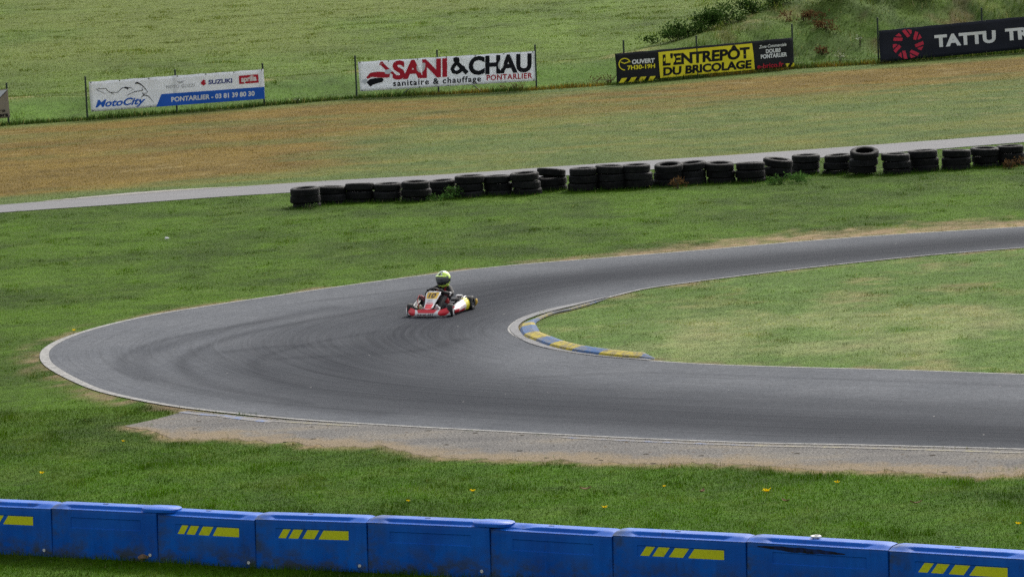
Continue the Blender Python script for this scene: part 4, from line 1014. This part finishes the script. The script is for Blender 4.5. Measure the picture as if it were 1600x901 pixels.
plant('white_flower_plant', wp(465, 162), (.16, .14, .26), 50, .05, M_BUSH2, 'pale seeding plant by the fence between the two white banners', 'plant', 73, 5, flower=16)
plant('dry_weed', wp(806, 141), (.5, .2, .3), 120, .08, M_DRY, 'dry brown weeds under the right end of the red lettered banner', 'plant', 74, 7)
plant('dry_weed', wp(952, 131), (.7, .2, .34), 170, .08, M_DRY, 'dry brown weeds at the left end of the black and yellow banner', 'plant', 75, 7)
# dandelions, leaves and litter on the lawn
DAN = [(65, 746, 'yellow dandelion above the striped barrier on the far left of the lawn'), (192, 693, 'tiny yellow dandelion below the tip of the gravel strip'), (738, 774, 'yellow dandelion above the middle of the row of barriers'), (637, 787, 'small dandelion close behind the plain blue barrier'), (944, 800, 'yellow dandelion close behind the barriers, right of the dented lid'), (1197, 779, 'largest yellow dandelion, above the black-scuffed barrier'), (1307, 761, 'yellow dandelion nearest the gravel strip on the right'), (1590, 826, 'yellow dandelion behind the barrier at the right edge'), (1037, 764, 'pale dandelion in the lawn right of centre'), (115, 521, 'yellow dandelion by the white line at the left end of the hairpin')]
for i, (px, py, lb) in enumerate(DAN):
    p = at(px, py + 2); big = 1.45 if i == 5 else .7 if i in (1, 3, 8) else 1.0; rnd = random.Random(i)
    root = empty('dandelion', (p.x, p.y, 0)); tag(root, lb, 'flower', 'dandelions in the grass')
    mb = MB(); mb.tube([(0, 0, -.02), (.006, 0, .05), (.01, -.004, .085 * big)], .003, 5); mb.build('stem', M_LEAF, root)
    mb = MB()
    for k in range(26):
        a = k * 2.4; r = .046 * big * (.5 + .5 * ((k % 3) / 2)); c = Vector((.01, -.004, .085 * big)); t = Vector((math.cos(a), math.sin(a), .35 + .5 * rnd.random())) * r; s = Vector((-math.sin(a), math.cos(a), 0)) * .008 * big
        mb.add([c - s * .4, c + s * .4, c + t + s, c + t - s], [(0, 1, 2, 3)])
    mb.build('flower_head', M_DAN, root)
for i, (px, py, lb) in enumerate([(915, 771, 'curled dry brown leaf on the lawn above the dented barrier'), (1097, 775, 'curled dry leaf on the lawn left of the largest dandelion'), (1228, 790, 'dry leaf lying in the lawn just right of the largest dandelion'), (1432, 793, 'dry brown leaf on the lawn near the right edge')]):
    p = at(px, py); s = .085; vs = []; fs = []
    for k in range(7):
        t = k / 6; w = s * .42 * math.sin(math.pi * min(1, t * .95 + .05)); z = .065 + .03 * (t - .5) ** 2 * 4
        vs += [(s * 2 * (t - .5), -w, z + .015), (s * 2 * (t - .5), 0, z), (s * 2 * (t - .5), w, z + .02)]
    for k in range(6): a = 3 * k; fs += [(a, a + 3, a + 4, a + 1), (a + 1, a + 4, a + 5, a + 2)]
    o = mesh_obj('fallen_leaf', vs, fs, paint('dry_leaf_skin', (.26, .15, .08), .8)); o.location = (p.x, p.y, 0); o.rotation_euler = (0, 0, i * 1.1)
    tag(o, lb, 'leaf', 'dry leaves on the lawn')
def litter(px, py, lb, col, s, seed):
    p = at(px, py); mb = MB(); ellipsoid(mb, (0, 0, 0), (s, s * .7, s * .4), None, 9, 6); rnd = random.Random(seed)
    mb.v = [(x + rnd.uniform(-.2, .2) * s, y + rnd.uniform(-.2, .2) * s, z + rnd.uniform(-.15, .15) * s) for x, y, z in mb.v]
    o = mb.build('litter', paint('paper_scrap', col, .8)); o.location = (p.x, p.y, .05); tag(o, lb, 'litter')
litter(261, 375, 'crumpled white paper scrap on the grass left of the tyre wall', (.65, .65, .66), .06, 1)
litter(231, 874, 'flat brown stone under the edge of the second barrier', (.20, .12, .07), .13, 2)
p = at(1271, 833, 0); 
# white ring lying on the lid of the scuffed barrier
A_, B_ = Vector((*BAR_W[7], 0)), Vector((*BAR_W[8], 0)); dd = (B_ - A_).normalized(); nn = Vector((-dd.y, dd.x, 0))
mb = MB(); mb.lathe([(.030, 0), (.068, 0), (.072, .008), (.066, .016), (.032, .014)], 20, closed=True)
o = mb.build('filler_cap', M_WHITE, smooth=True); o.location = A_ + dd * ((B_ - A_).length * .44) + nn * .27 + Vector((0, 0, .006 + BH + .062)); tag(o, 'round white filler cap lying on the lid of the scuffed barrier', 'cap')

# ------------------------------------------------------------------ kart
KY = R(17.5)
FWD = Vector((-math.sin(KY), -math.cos(KY), 0)); LEFT = Vector((-FWD.y, FWD.x, 0))
pLF = at(712.5, 493.2); WBF, WBR = .52, -.48
KO = pLF - FWD * WBF - LEFT * .43 + Vector((-.10, 0, 0))
KM = Matrix(((FWD.x, LEFT.x, 0, KO.x), (FWD.y, LEFT.y, 0, KO.y), (0, 0, 1, .0), (0, 0, 0, 1)))
kart = empty('go_kart'); kart.matrix_world = KM; tag(kart, 'red and white racing go-kart numbered 10 turning into the hairpin', 'go-kart')
K_RED = paint('kart_red', (.70, .018, .034), .35, .1, coat=.3); K_WHITE = paint('kart_white', (.82, .80, .80), .35, .06, coat=.3); K_YEL = paint('kart_yellow', (.75, .66, .02), .4, .1); K_PLATE = paint('plate_yellow', (.74, .46, .05), .45, .1)
K_BLK = paint('kart_black', (.012, .012, .013), .5, .0); K_RUB = paint('slick_rubber', (.016, .016, .016), .7, .35, 12); K_STEEL = paint('steel', (.42, .42, .44), .35, .2, metal=.9); K_RIM = paint('rim', (.10, .10, .11), .4, .2, metal=.7); K_GREY = paint('seat_grey', (.16, .16, .17), .5)
K_PINK = paint('pink_stripe', (.55, .20, .22), .4); K_INK = paint('ink', (.03, .02, .05), .5); K_INKR = paint('ink_red', (.16, .01, .04), .5); K_CREAM = paint('cream_shoe', (.50, .47, .36), .6)
def wheel(x, y, r, w, steer):
    root = empty('wheel', (x, y, r), 0, kart); root.rotation_euler = (0, 0, steer)
    Mw = Matrix.Rotation(R(90), 4, 'X'); h = w / 2; ri = .068
    mb = MB(); mb.lathe([(ri, -h * .8), (ri + .012, -h), (r - .02, -h), (r - .005, -h * .85), (r, -h * .6), (r, h * .6), (r - .005, h * .85), (r - .02, h), (ri + .012, h), (ri, h * .8)], 36, Mw, closed=True); mb.build('tyre', K_RUB, root, auto=40)
    mb = MB(); mb.lathe([(.02, -h * .3), (.058, -h * .3), (ri, -h * .82), (ri + .002, -h * .84), (ri + .002, h * .84), (ri, h * .82), (.058, h * .3), (.02, h * .3)], 24, Mw, closed=True)
    mb.lathe([(.0, -h * .75), (.019, -h * .75), (.022, 0), (.019, h * .75), (.0, h * .75)], 12, Mw); mb.build('rim', K_RIM, root, auto=40)
for s in (1, -1):
    wheel(WBF, s * .425, .128, .115, R(10)); wheel(WBR, s * .50, .14, .18, 0)
mb = MB()
for s in (1, -1):
    mb.tube([(.62, s * .16, .07), (.50, s * .20, .07), (.30, s * .28, .065), (-.30, s * .31, .065), (-.50, s * .30, .11), (-.60, s * .28, .11)], .015, 8)
mb.tube([(.62, -.16, .07), (.64, 0, .07), (.62, .16, .07)], .015, 8); mb.tube([(.30, -.28, .065), (.30, .28, .065)], .015, 8); mb.tube([(-.36, -.31, .08), (-.36, .31, .08)], .015, 8)
for s in (1, -1): mb.tube([(.45, s * .22, .07), (.52, s * .37, .12)], .014, 8); mb.tube([(.18, s * .28, .07), (.12, s * .46, .09), (-.22, s * .46, .09), (-.28, s * .31, .07)], .011, 8)
mb.build('frame', K_STEEL, kart, auto=40)
mb = MB(); mb.box((.28, 0, .047), (.66, .50, .006)); mb.build('floor_pan', K_STEEL, kart)
mb = MB(); mb.tube([(WBR, -.5, .14), (WBR, .5, .14)], .02, 12); mb.build('rear_axle', K_STEEL, kart, auto=40)
mb = MB(); mb.lathe([(.0, -.004), (.085, -.004), (.085, .004), (0, .004)], 28, Matrix.Translation((WBR, .22, .14)) @ Matrix.Rotation(R(90), 4, 'X')); mb.build('brake_disc', K_STEEL, kart)
# seat shell
vs = []; fs = []; rows = [(.06, .10, .10), (-.06, .065, .16), (-.2, .06, .175), (-.32, .10, .18), (-.40, .22, .18), (-.45, .38, .165), (-.47, .46, .12)]
for (x, z, w) in rows:
    for k in range(9):
        t = -1 + k / 4; vs.append((x + .04 * t * t, w * t, z + .14 * abs(t) ** 3 * (1 if z < .3 else .3)))
for i in range(len(rows) - 1):
    for k in range(8): a = i * 9 + k; fs.append((a, a + 1, a + 10, a + 9))
o = mesh_obj('seat', vs, fs, K_GREY, kart, True); md = o.modifiers.new('thick', 'SOLIDIFY'); md.thickness = .008
# steering
SWC = Vector((.16, -.01, .425)); SWN = Vector((-.72, 0, .69)).normalized(); SWU = Vector((0, 1, 0)); SWV = SWN.cross(SWU)
def swp(a, r=.145): return SWC + (SWU * math.sin(a) + (-SWV if SWV.z < 0 else SWV) * math.cos(a)) * r
steer = empty('steering_wheel', SWC, 0, kart)
mb = MB(); mb.tube([swp(a) - SWC for a in [k * 2 * math.pi / 28 for k in range(28)]], .014, 8, closed=True); mb.build('rim', K_BLK, steer, smooth=True)
mb = MB(); [mb.tube([Vector((0, 0, 0)), swp(a) - SWC], .009, 6) for a in (0.0, R(120), R(240))]; mb.box((0, 0, 0), (.05, .08, .03)); mb.build('spokes', K_STEEL, steer)
mb = MB(); mb.tube([SWC, (.50, 0, .10)], .01, 8); mb.build('steering_column', K_STEEL, kart)
# surfaces with a printed livery
def patch(name, P, nu, nv, mats, pick, parent, thick=.008, auto=50):
    vs = []; fs = []; mi = []
    for j in range(nv + 1):
        for i in range(nu + 1): vs.append(P(i / nu, j / nv))
    for j in range(nv):
        for i in range(nu):
            a = j * (nu + 1) + i; fs.append((a, a + 1, a + nu + 2, a + nu + 1)); mi.append(pick((i + .5) / nu, (j + .5) / nv))
    o = mesh_obj(name, vs, fs, None, parent, True, mats, mi)
    if thick: md = o.modifiers.new('thick', 'SOLIDIFY'); md.thickness = thick; md.offset = -1
    return o
def on_surface(name, P, body, u0, u1, v0, v1, mat, bold=.02, shear=0, off=.004, parent=None, outward=Vector((1, 0, 0))):
    me, w, cap, xm = text_mesh(body, bold, shear, 1.0); vs = []
    for v in me.vertices:
        u = u0 + (u1 - u0) * (v.co.x - xm) / w; t = v0 + (v1 - v0) * v.co.y / cap
        vs.append(Vector(P(u, t)) + outward * off)
    fs = [tuple(p.vertices) for p in me.polygons]; bpy.data.meshes.remove(me); return mesh_obj(name, vs, fs, mat, parent)
def pinp(u, v, P):
    c = False; xa, ya = P[-1]
    for xb, yb in P:
        if (yb > v) != (ya > v) and u < (xa - xb) * (v - yb) / (ya - yb) + xb: c = not c
        xa, ya = xb, yb
    return c
# front bumper; u runs from the kart's right (photo left) to its left
def PBf(u, v):
    t = u * 2 - 1; a = abs(t)
    y = .51 * t; x = .80 - .27 * a ** 2.6 + .045 * math.sin(math.pi * min(1, v * 1.1)) - .035 * v; top = .165 + .035 * a ** 2 - .02 * math.exp(-((a - .5) / .18) ** 2)
    return (x, y, .028 + (top - .028 + .0) * v - (.0))
RW = [(-1.02, 1.1), (-.98, .92), (-.5, .80), (-.46, .5), (-.52, .08), (-.78, .08), (-.90, .42)]
def livery(u, v):
    t = u * 2 - 1
    if pinp(-abs(t), v, [(-1.05, 1.02), (-.52, 1.02), (-.46, .5), (-.50, .10), (-.74, .06), (-.86, .40)]): return 1
    if abs(t) < .42 - .20 * (1 - v) and v > .52: return 1
    return 0
bmp = patch('front_bumper', PBf, 80, 16, [K_WHITE, K_RED], livery, kart)
on_surface('lettering', PBf, 'birel', .315, .51, .17, .40, K_INKR, .03, .2, parent=bmp)
on_surface('lettering', PBf, 'ART', .525, .66, .17, .44, K_INK, .03, .3, parent=bmp)
mb = MB()
for s in (1, -1): mb.tube([(.62, s * .16, .07), (.70, s * .16, .09)], .012, 8); mb.tube([(.55, s * .22, .12), (.72, s * .2, .14)], .010, 8)
mb.build('bumper_bracket', K_STEEL, kart)
# front panel with the number
def PN_(u, v):
    t = u * 2 - 1; a = abs(t)
    hw = np.interp(v, [0, .08, .3, .55, .8, .93, 1], [.070, .096, .106, .128, .152, .150, .118]); x = np.interp(v, [0, .3, .6, 1], [.74, .60, .46, .27]); z = np.interp(v, [0, .3, .6, 1], [.165, .245, .345, .470])
    return (float(x) - .05 * t * t, float(hw) * t, float(z) + .0)
def nliv(u, v):
    t = abs(u * 2 - 1)
    if v < .32 and t < .80 - .1 * v and v > .03: return 1
    if .60 < v < .93 and t < .80: return 2
    if .36 < v < .42 and t < .6: return 3
    return 0
nas = patch('front_panel', PN_, 24, 34, [K_WHITE, K_RED, K_PLATE, K_PALE if 'K_PALE' in globals() else K_PINK], nliv, kart)
NOUT = Vector((.6, 0, .8)).normalized()
on_surface('race_number', PN_, '10', .24, .76, .645, .885, K_INK, .02, .12, .006, nas, NOUT)
on_surface('lettering', PN_, 'birel ART', .28, .72, .47, .515, K_INK, .02, 0, .006, nas, NOUT)
mb = MB(); mb.box((.585, 0, .222), (.03, .045, .03), Matrix.Rotation(R(35), 3, 'Y')); mb.build('white_badge', K_WHITE, nas)
mb = MB(); mb.tube([(.42, .06, .30), (.50, .05, .08)], .008, 6); mb.tube([(.42, -.06, .30), (.50, -.05, .08)], .008, 6); mb.build('panel_support', K_BLK, kart)
# side pods
for s in (1, -1):
    def PS(u, v, s=s):
        x = .36 - .70 * u; top = .15 + .125 * u - .01 * math.cos(u * 6); zz = .035 + (top - .035) * v
        y = .475 + .035 * math.sin(math.pi * min(1, v * 1.15)) + .05 * u - .07 * max(0, v - .75) * 2 - .10 * max(0, .15 - u) * 3
        return (x, s * y, zz)
    def sliv(u, v):
        if u > .72: return 2
        if u < .20 and v < .62: return 1
        if v < .28 and u < .66: return 1 if .22 < u else 1
        if .50 < v < .60 and .2 < u < .7: return 3
        return 0
    pod = patch('side_pod', PS, 36, 14, [K_WHITE, K_RED, K_YEL, K_PINK], sliv, kart)
    def PT(u, v, s=s):
        a = PS(u, 1); return (a[0], a[1] - s * .07 * v, a[2] - .01 * v)
    patch('pod_top', PT, 20, 4, [K_WHITE, K_YEL, K_RED], lambda u, v: 1 if u > .78 else 0, kart) if s > 0 else patch('pod_top', PT, 20, 4, [K_BLK], lambda u, v: 0, kart)
# rear bumper
mb = MB(); mb.tube([(-.64, -.56, .13), (-.72, -.42, .13), (-.74, 0, .13), (-.72, .42, .13), (-.64, .56, .13)], [.06, .07, .075, .07, .06], 12); mb.build('rear_bumper', K_BLK, kart, smooth=True)
mb = MB(); mb.tube([(-.665, .56, .06), (-.66, .60, .13), (-.665, .585, .20)], [.02, .028, .02], 10); mb.build('bumper_end', K_PLATE, kart, smooth=True)
# engine beside the driver, with finned head, air box and exhaust
eng = empty('engine', (-.30, .36, .07), 0, kart)
mb = MB(); mb.box((0, 0, .07), (.20, .16, .14)); mb.box((.02, 0, .16), (.13, .13, .06)); mb.build('crankcase', K_BLK, eng)
mb = MB(); [mb.box((.02, 0, .196 + k * .014), (.13 - .004 * k, .13 - .004 * k, .007)) for k in range(5)]; mb.build('cylinder_head', K_STEEL, eng)
mb = MB(); mb.box((.16, .02, .15), (.15, .11, .10), taper=.85); mb.build('air_box', K_BLK, eng)
mb = MB(); mb.tube([(-.08, 0, .12), (-.16, .02, .15), (-.24, .03, .16), (-.36, .03, .16)], [.02, .03, .045, .03], 12); mb.build('exhaust', K_STEEL, eng, smooth=True)
mb = MB(); mb.tube([(-.28, -.32, .1), (-.1, -.36, .25), (.08, -.38, .36), (.22, -.28, .38), (.32, -.16, .33)], .007, 6); mb.tube([(.08, -.38, .36), (.14, -.40, .28), (.20, -.36, .16), (.3, -.3, .1)], .006, 6); mb.build('red_hose', K_RED, kart, smooth=True)
mb = MB(); mb.box((-.20, -.40, .19), (.12, .14, .22), Matrix.Rotation(R(-20), 3, 'Y')); mb.build('radiator', K_BLK, kart)
mb = MB(); mb.box((.56, -.13, .13), (.012, .05, .10)); mb.box((.56, .13, .13), (.012, .05, .10)); mb.build('pedals', K_STEEL, kart).name = 'pedal_pair'
mb = MB(); ellipsoid(mb, (.02, .22, .10), (.13, .07, .07)); mb.build('fuel_tank', K_GREY, kart, smooth=True)

# ------------------------------------------------------------------ driver
drv = empty('person'); drv.matrix_world = KM; tag(drv, 'child driver in a black and red race suit and a lime green helmet', 'person')
J = {'pel': (-.29, 0, .17), 'sp1': (-.33, 0, .27), 'sp2': (-.34, 0, .37), 'ch': (-.31, .02, .45), 'nk': (-.28, .035, .53), 'hd': (-.26, .045, .59)}
RAD = {'pel': (.115, .11), 'sp1': (.115, .10), 'sp2': (.125, .105), 'ch': (.125, .10), 'nk': (.058, .058), 'hd': (.06, .06)}
E = [('pel', 'sp1'), ('sp1', 'sp2'), ('sp2', 'ch'), ('ch', 'nk'), ('nk', 'hd')]
hand = {}
for s, n in ((1, 'l'), (-1, 'r')):
    hg = swp(s * R(68)); hand[n] = hg; wr = hg + Vector((-.055, s * .022, -.03))
    J[n + 'sh'] = (-.28, s * .145 + .02, .465); J[n + 'el'] = (-.07, s * .275, .36); J[n + 'fa'] = tuple((Vector((-.07, s * .275, .36)) + wr) / 2); J[n + 'wr'] = tuple(wr)
    RAD[n + 'sh'] = (.066, .066); RAD[n + 'el'] = (.050, .050); RAD[n + 'fa'] = (.046, .046); RAD[n + 'wr'] = (.033, .033)
    J[n + 'hp'] = (-.24, s * .085, .155); J[n + 'th'] = (-.05, s * .135, .25); J[n + 'kn'] = (.14, s * .165, .335); J[n + 'cf'] = (.28, s * .155, .235); J[n + 'an'] = (.44, s * (.14 if s > 0 else .21), .13)
    RAD[n + 'hp'] = (.09, .09); RAD[n + 'th'] = (.082, .078); RAD[n + 'kn'] = (.062, .062); RAD[n + 'cf'] = (.058, .056); RAD[n + 'an'] = (.038, .038)
    E += [('ch', n + 'sh'), (n + 'sh', n + 'el'), (n + 'el', n + 'fa'), (n + 'fa', n + 'wr'), ('pel', n + 'hp'), (n + 'hp', n + 'th'), (n + 'th', n + 'kn'), (n + 'kn', n + 'cf'), (n + 'cf', n + 'an')]
keys = list(J); me = bpy.data.meshes.new('body'); me.from_pydata([J[k] for k in keys], [(keys.index(a), keys.index(b)) for a, b in E], [])
tmp = bpy.data.objects.new('tmp', me); COL.objects.link(tmp); tmp.modifiers.new('skin', 'SKIN'); ss = tmp.modifiers.new('sub', 'SUBSURF'); ss.levels = 2; ss.render_levels = 2
for i, k in enumerate(keys):
    sv = me.skin_vertices[0].data[i]; sv.radius = RAD[k]; sv.use_root = (k == 'pel')
dg = bpy.context.evaluated_depsgraph_get(); bme = bpy.data.meshes.new_from_object(tmp.evaluated_get(dg)); bpy.data.objects.remove(tmp)
S_BLK = paint('suit_black', (.014, .013, .015), .75, .3, 14, bmp=.3); S_RED = paint('suit_red', (.42, .015, .02), .7, .15); S_WHT = paint('suit_white', (.62, .60, .60), .7, .1)
for m in (S_BLK, S_RED, S_WHT): bme.materials.append(m)
el, wl = Vector(J['lel']), Vector(J['lwr'])
for p in bme.polygons:
    c = p.center; p.use_smooth = True; i = 0
    if c.z > .49 and .03 < c.y < .12 and c.x < -.2: i = 1
    elif c.x < -.18 and .20 < c.z < .46 and .055 < abs(c.y) < .10 and c.x > -.36: i = 1
    elif .0 < c.x < .2 and False: i = 1
    elif abs(c.y) > .17 and c.z < .42 and abs((c - Vector((el.x, abs(el.y) * (1 if c.y > 0 else -1), el.z))).length - .085) < .017: i = 2
    elif -.15 < c.x < .10 and abs(c.y) > .165 and c.z < .30: i = 1
    p.material_index = i
body = bpy.data.objects.new('body', bme); COL.objects.link(body); body.parent = drv
# gloved hands closed round the wheel rim
K_GLV = paint('glove', (.013, .013, .014), .7, .3)
for n, s in (('l', 1), ('r', -1)):
    hg = hand[n]; wr = Vector(J[n + 'wr']); mb = MB()
    tan = (swp(s * R(74)) - swp(s * R(62))).normalized(); out = (hg - SWC).normalized(); nb = SWN
    palm = hg + nb * .024 + out * .008
    mb.tube([wr, wr.lerp(palm, .5), palm, palm + (palm - wr).normalized() * .014], [.027, .031, .029, .018], 10)
    for k in range(4):                                    # four fingers curl over the rim, unequal lengths
        q = hg + tan * (-.027 + .018 * k); ln = (.92, 1.0, .97, .82)[k]
        ring = [q + (out * math.cos(a) + nb * math.sin(a)) * .023 for a in [R(80 - 62 * t * ln) for t in range(5)]]
        mb.tube([palm + tan * (-.020 + .013 * k)] + ring, [.010, .010, .0095, .009, .0085, .007], 7)
    th = [hg - tan * .026 + (-out * math.cos(a) + nb * math.sin(a)) * .024 for a in (R(85), R(40), R(-5), R(-40))]
    mb.tube([palm - tan * .018] + th, [.012, .0115, .0105, .010, .008], 7)
    mb.build('glove', K_GLV, drv, auto=60)
    # shoes on the pedals
    an = Vector(J[n + 'an']); mb = MB()
    mb.tube([an + Vector((-.02, 0, .035)), an + Vector((.005, 0, -.01)), an + Vector((.045, 0, .0)), an + Vector((.08, 0, .055)), an + Vector((.095, 0, .095))], [.037, .043, .041, .036, .022], 12)
    mb.build('shoe', K_CREAM if n == 'r' else S_WHT, drv, smooth=True)
# helmet
HC = Vector((-.24, .045, .665)); helmet = empty('helmet', HC, 0, drv); helmet.rotation_euler = (0, R(6), R(-14))
H_LIME = paint('helmet_lime', (.66, .92, .13), .25, .06, coat=.6); H_SIL = paint('helmet_silver', (.60, .64, .68), .3, .1, metal=.2); H_BLK = paint('helmet_black', (.012, .013, .018), .3, .2, coat=.4)
hr = (.168, .145, .160)
def hp(a, e, k=1.0):
    "a = azimuth from the front, e = elevation"
    r = Vector((hr[0] * math.cos(e) * math.cos(a), hr[1] * math.cos(e) * math.sin(a), hr[2] * math.sin(e)))
    if e < 0: r.z *= 1.12
    ch = max(0, math.cos(a)) ** 3 * max(0, -math.sin(e)) * .05; r.x += ch
    return r * k
def shell(name, mats, pick, e0, e1, a0, a1, na, ne, k=1.0, parent=helmet, thick=0):
    vs = []; fs = []; mi = []
    for j in range(ne + 1):
        for i in range(na + 1): vs.append(hp(a0 + (a1 - a0) * i / na, e0 + (e1 - e0) * j / ne, k))
    for j in range(ne):
        for i in range(na):
            q = j * (na + 1) + i; fs.append((q, q + 1, q + na + 2, q + na + 1)); mi.append(pick(a0 + (a1 - a0) * (i + .5) / na, e0 + (e1 - e0) * (j + .5) / ne))
    return mesh_obj(name, vs, fs, None, parent, True, mats, mi)
def hpick(a, e):
    if a > math.pi: a -= 2 * math.pi
    d, el_ = abs(math.degrees(a)), math.degrees(e)
    if -28 < el_ < 24 and d < 84: return 3                       # eye port
    if el_ > 62: return 2 if int((math.degrees(a) + 360) / 40) % 2 else 1
    if 24 <= el_ < 60 and 14 < d < 30 : return 1
    if 30 < el_ < 62 and d < 8: return 2
    if -36 < el_ <= -28 and d < 60: return 2
    if el_ < -36 and 20 < math.degrees(a) < 62: return 0
    if el_ < -44 and d < 36: return 2
    if -20 < el_ < 4 and d > 84 and d < 120: return 2
    if el_ < -20 and d > 120: return 2
    return 0
H_SKIN = paint('skin', (.45, .25, .18), .6)
shell('shell', [H_LIME, H_SIL, H_BLK, H_BLK], hpick, R(-68), R(90), 0, 2 * math.pi, 72, 40)
m, nt, bb_ = newmat('smoked_visor'); bb_.inputs['Base Color'].default_value = (.02, .024, .03, 1); bb_.inputs['Roughness'].default_value = .12; bb_.inputs['Transmission Weight'].default_value = 0; bb_.inputs['Coat Weight'].default_value = .6
c_ = ramp(nt, noise(nt, objco(nt), 4, 2), [(.3, (.035, .038, .046)), (.7, (.11, .118, .135))]); L(nt, c_, bb_.inputs['Base Color'])
shell('visor', [m], lambda a, e: 0, R(-12), R(25), R(-80), R(80), 28, 10, 1.03)
# the part of the face seen below the visor edge: nose, cheeks and chin in the port
fm = MB(); ellipsoid(fm, (.098, 0, -.035), (.062, .062, .045)); ellipsoid(fm, (.155, 0, -.030), (.014, .013, .018), seg=10, rings=8)
fm.build('face', H_SKIN, helmet, smooth=True)
sp = MB(); vs = []; 
def peakP(u, v): return tuple(hp(R(-62 + 124 * u), R(27 + 6 * math.cos((u - .5) * 3)), 1.05 + .22 * v * math.cos((u - .5) * 2.6)) - Vector((0, 0, .028 * v)))
patch('peak', peakP, 20, 5, [H_LIME], lambda u, v: 0, helmet, .004)
mb = MB(); mb.tube([(-.30, .09 * math.cos(a), .545 + .0 * a) if False else Vector((-.275 + .085 * math.cos(a), (.035 + .095 * math.sin(a)), .53)) for a in [k * 2 * math.pi / 20 for k in range(20)]], .022, 8, closed=True); mb.build('neck_brace', H_LIME, drv, smooth=True)

# ------------------------------------------------------------------ light
w = bpy.data.worlds.new('World'); SC.world = w; w.use_nodes = True; nt = w.node_tree
SUN_EL, SUN_AZ = R(40), R(27)           # azimuth from +Y (straight ahead) towards +X (right)
sky = nt.nodes.new('ShaderNodeTexSky'); sky.sky_type = 'NISHITA'; sky.sun_disc = False; sky.sun_elevation = SUN_EL; sky.sun_rotation = SUN_AZ; sky.air_density = 1.2; sky.dust_density = 3.5
bg = nt.nodes['Background']; hs = nt.nodes.new('ShaderNodeHueSaturation'); hs.inputs['Saturation'].default_value = .30
nt.links.new(sky.outputs[0], hs.inputs['Color']); nt.links.new(hs.outputs[0], bg.inputs[0]); bg.inputs[1].default_value = .135
sl = bpy.data.lights.new('sun', 'SUN'); sl.energy = 2.1; sl.angle = R(7); sl.color = (1, .95, .87); so = bpy.data.objects.new('sun', sl); COL.objects.link(so)
sd = Vector((math.sin(SUN_AZ) * math.cos(SUN_EL), math.cos(SUN_AZ) * math.cos(SUN_EL), math.sin(SUN_EL)))
so.rotation_euler = sd.to_track_quat('Z', 'Y').to_euler()
so.location = (0, 60, 40)
SC.view_settings.view_transform = 'Standard'; SC.view_settings.look = 'None'; SC.view_settings.exposure = 0.55; SC.view_settings.gamma = 1
SC.view_settings.use_curve_mapping = False
SC.render.engine = 'CYCLES'
SC.cycles.max_bounces = 6; SC.cycles.sample_clamp_direct = 5; SC.cycles.sample_clamp_indirect = 3; SC.cycles.use_denoising = False
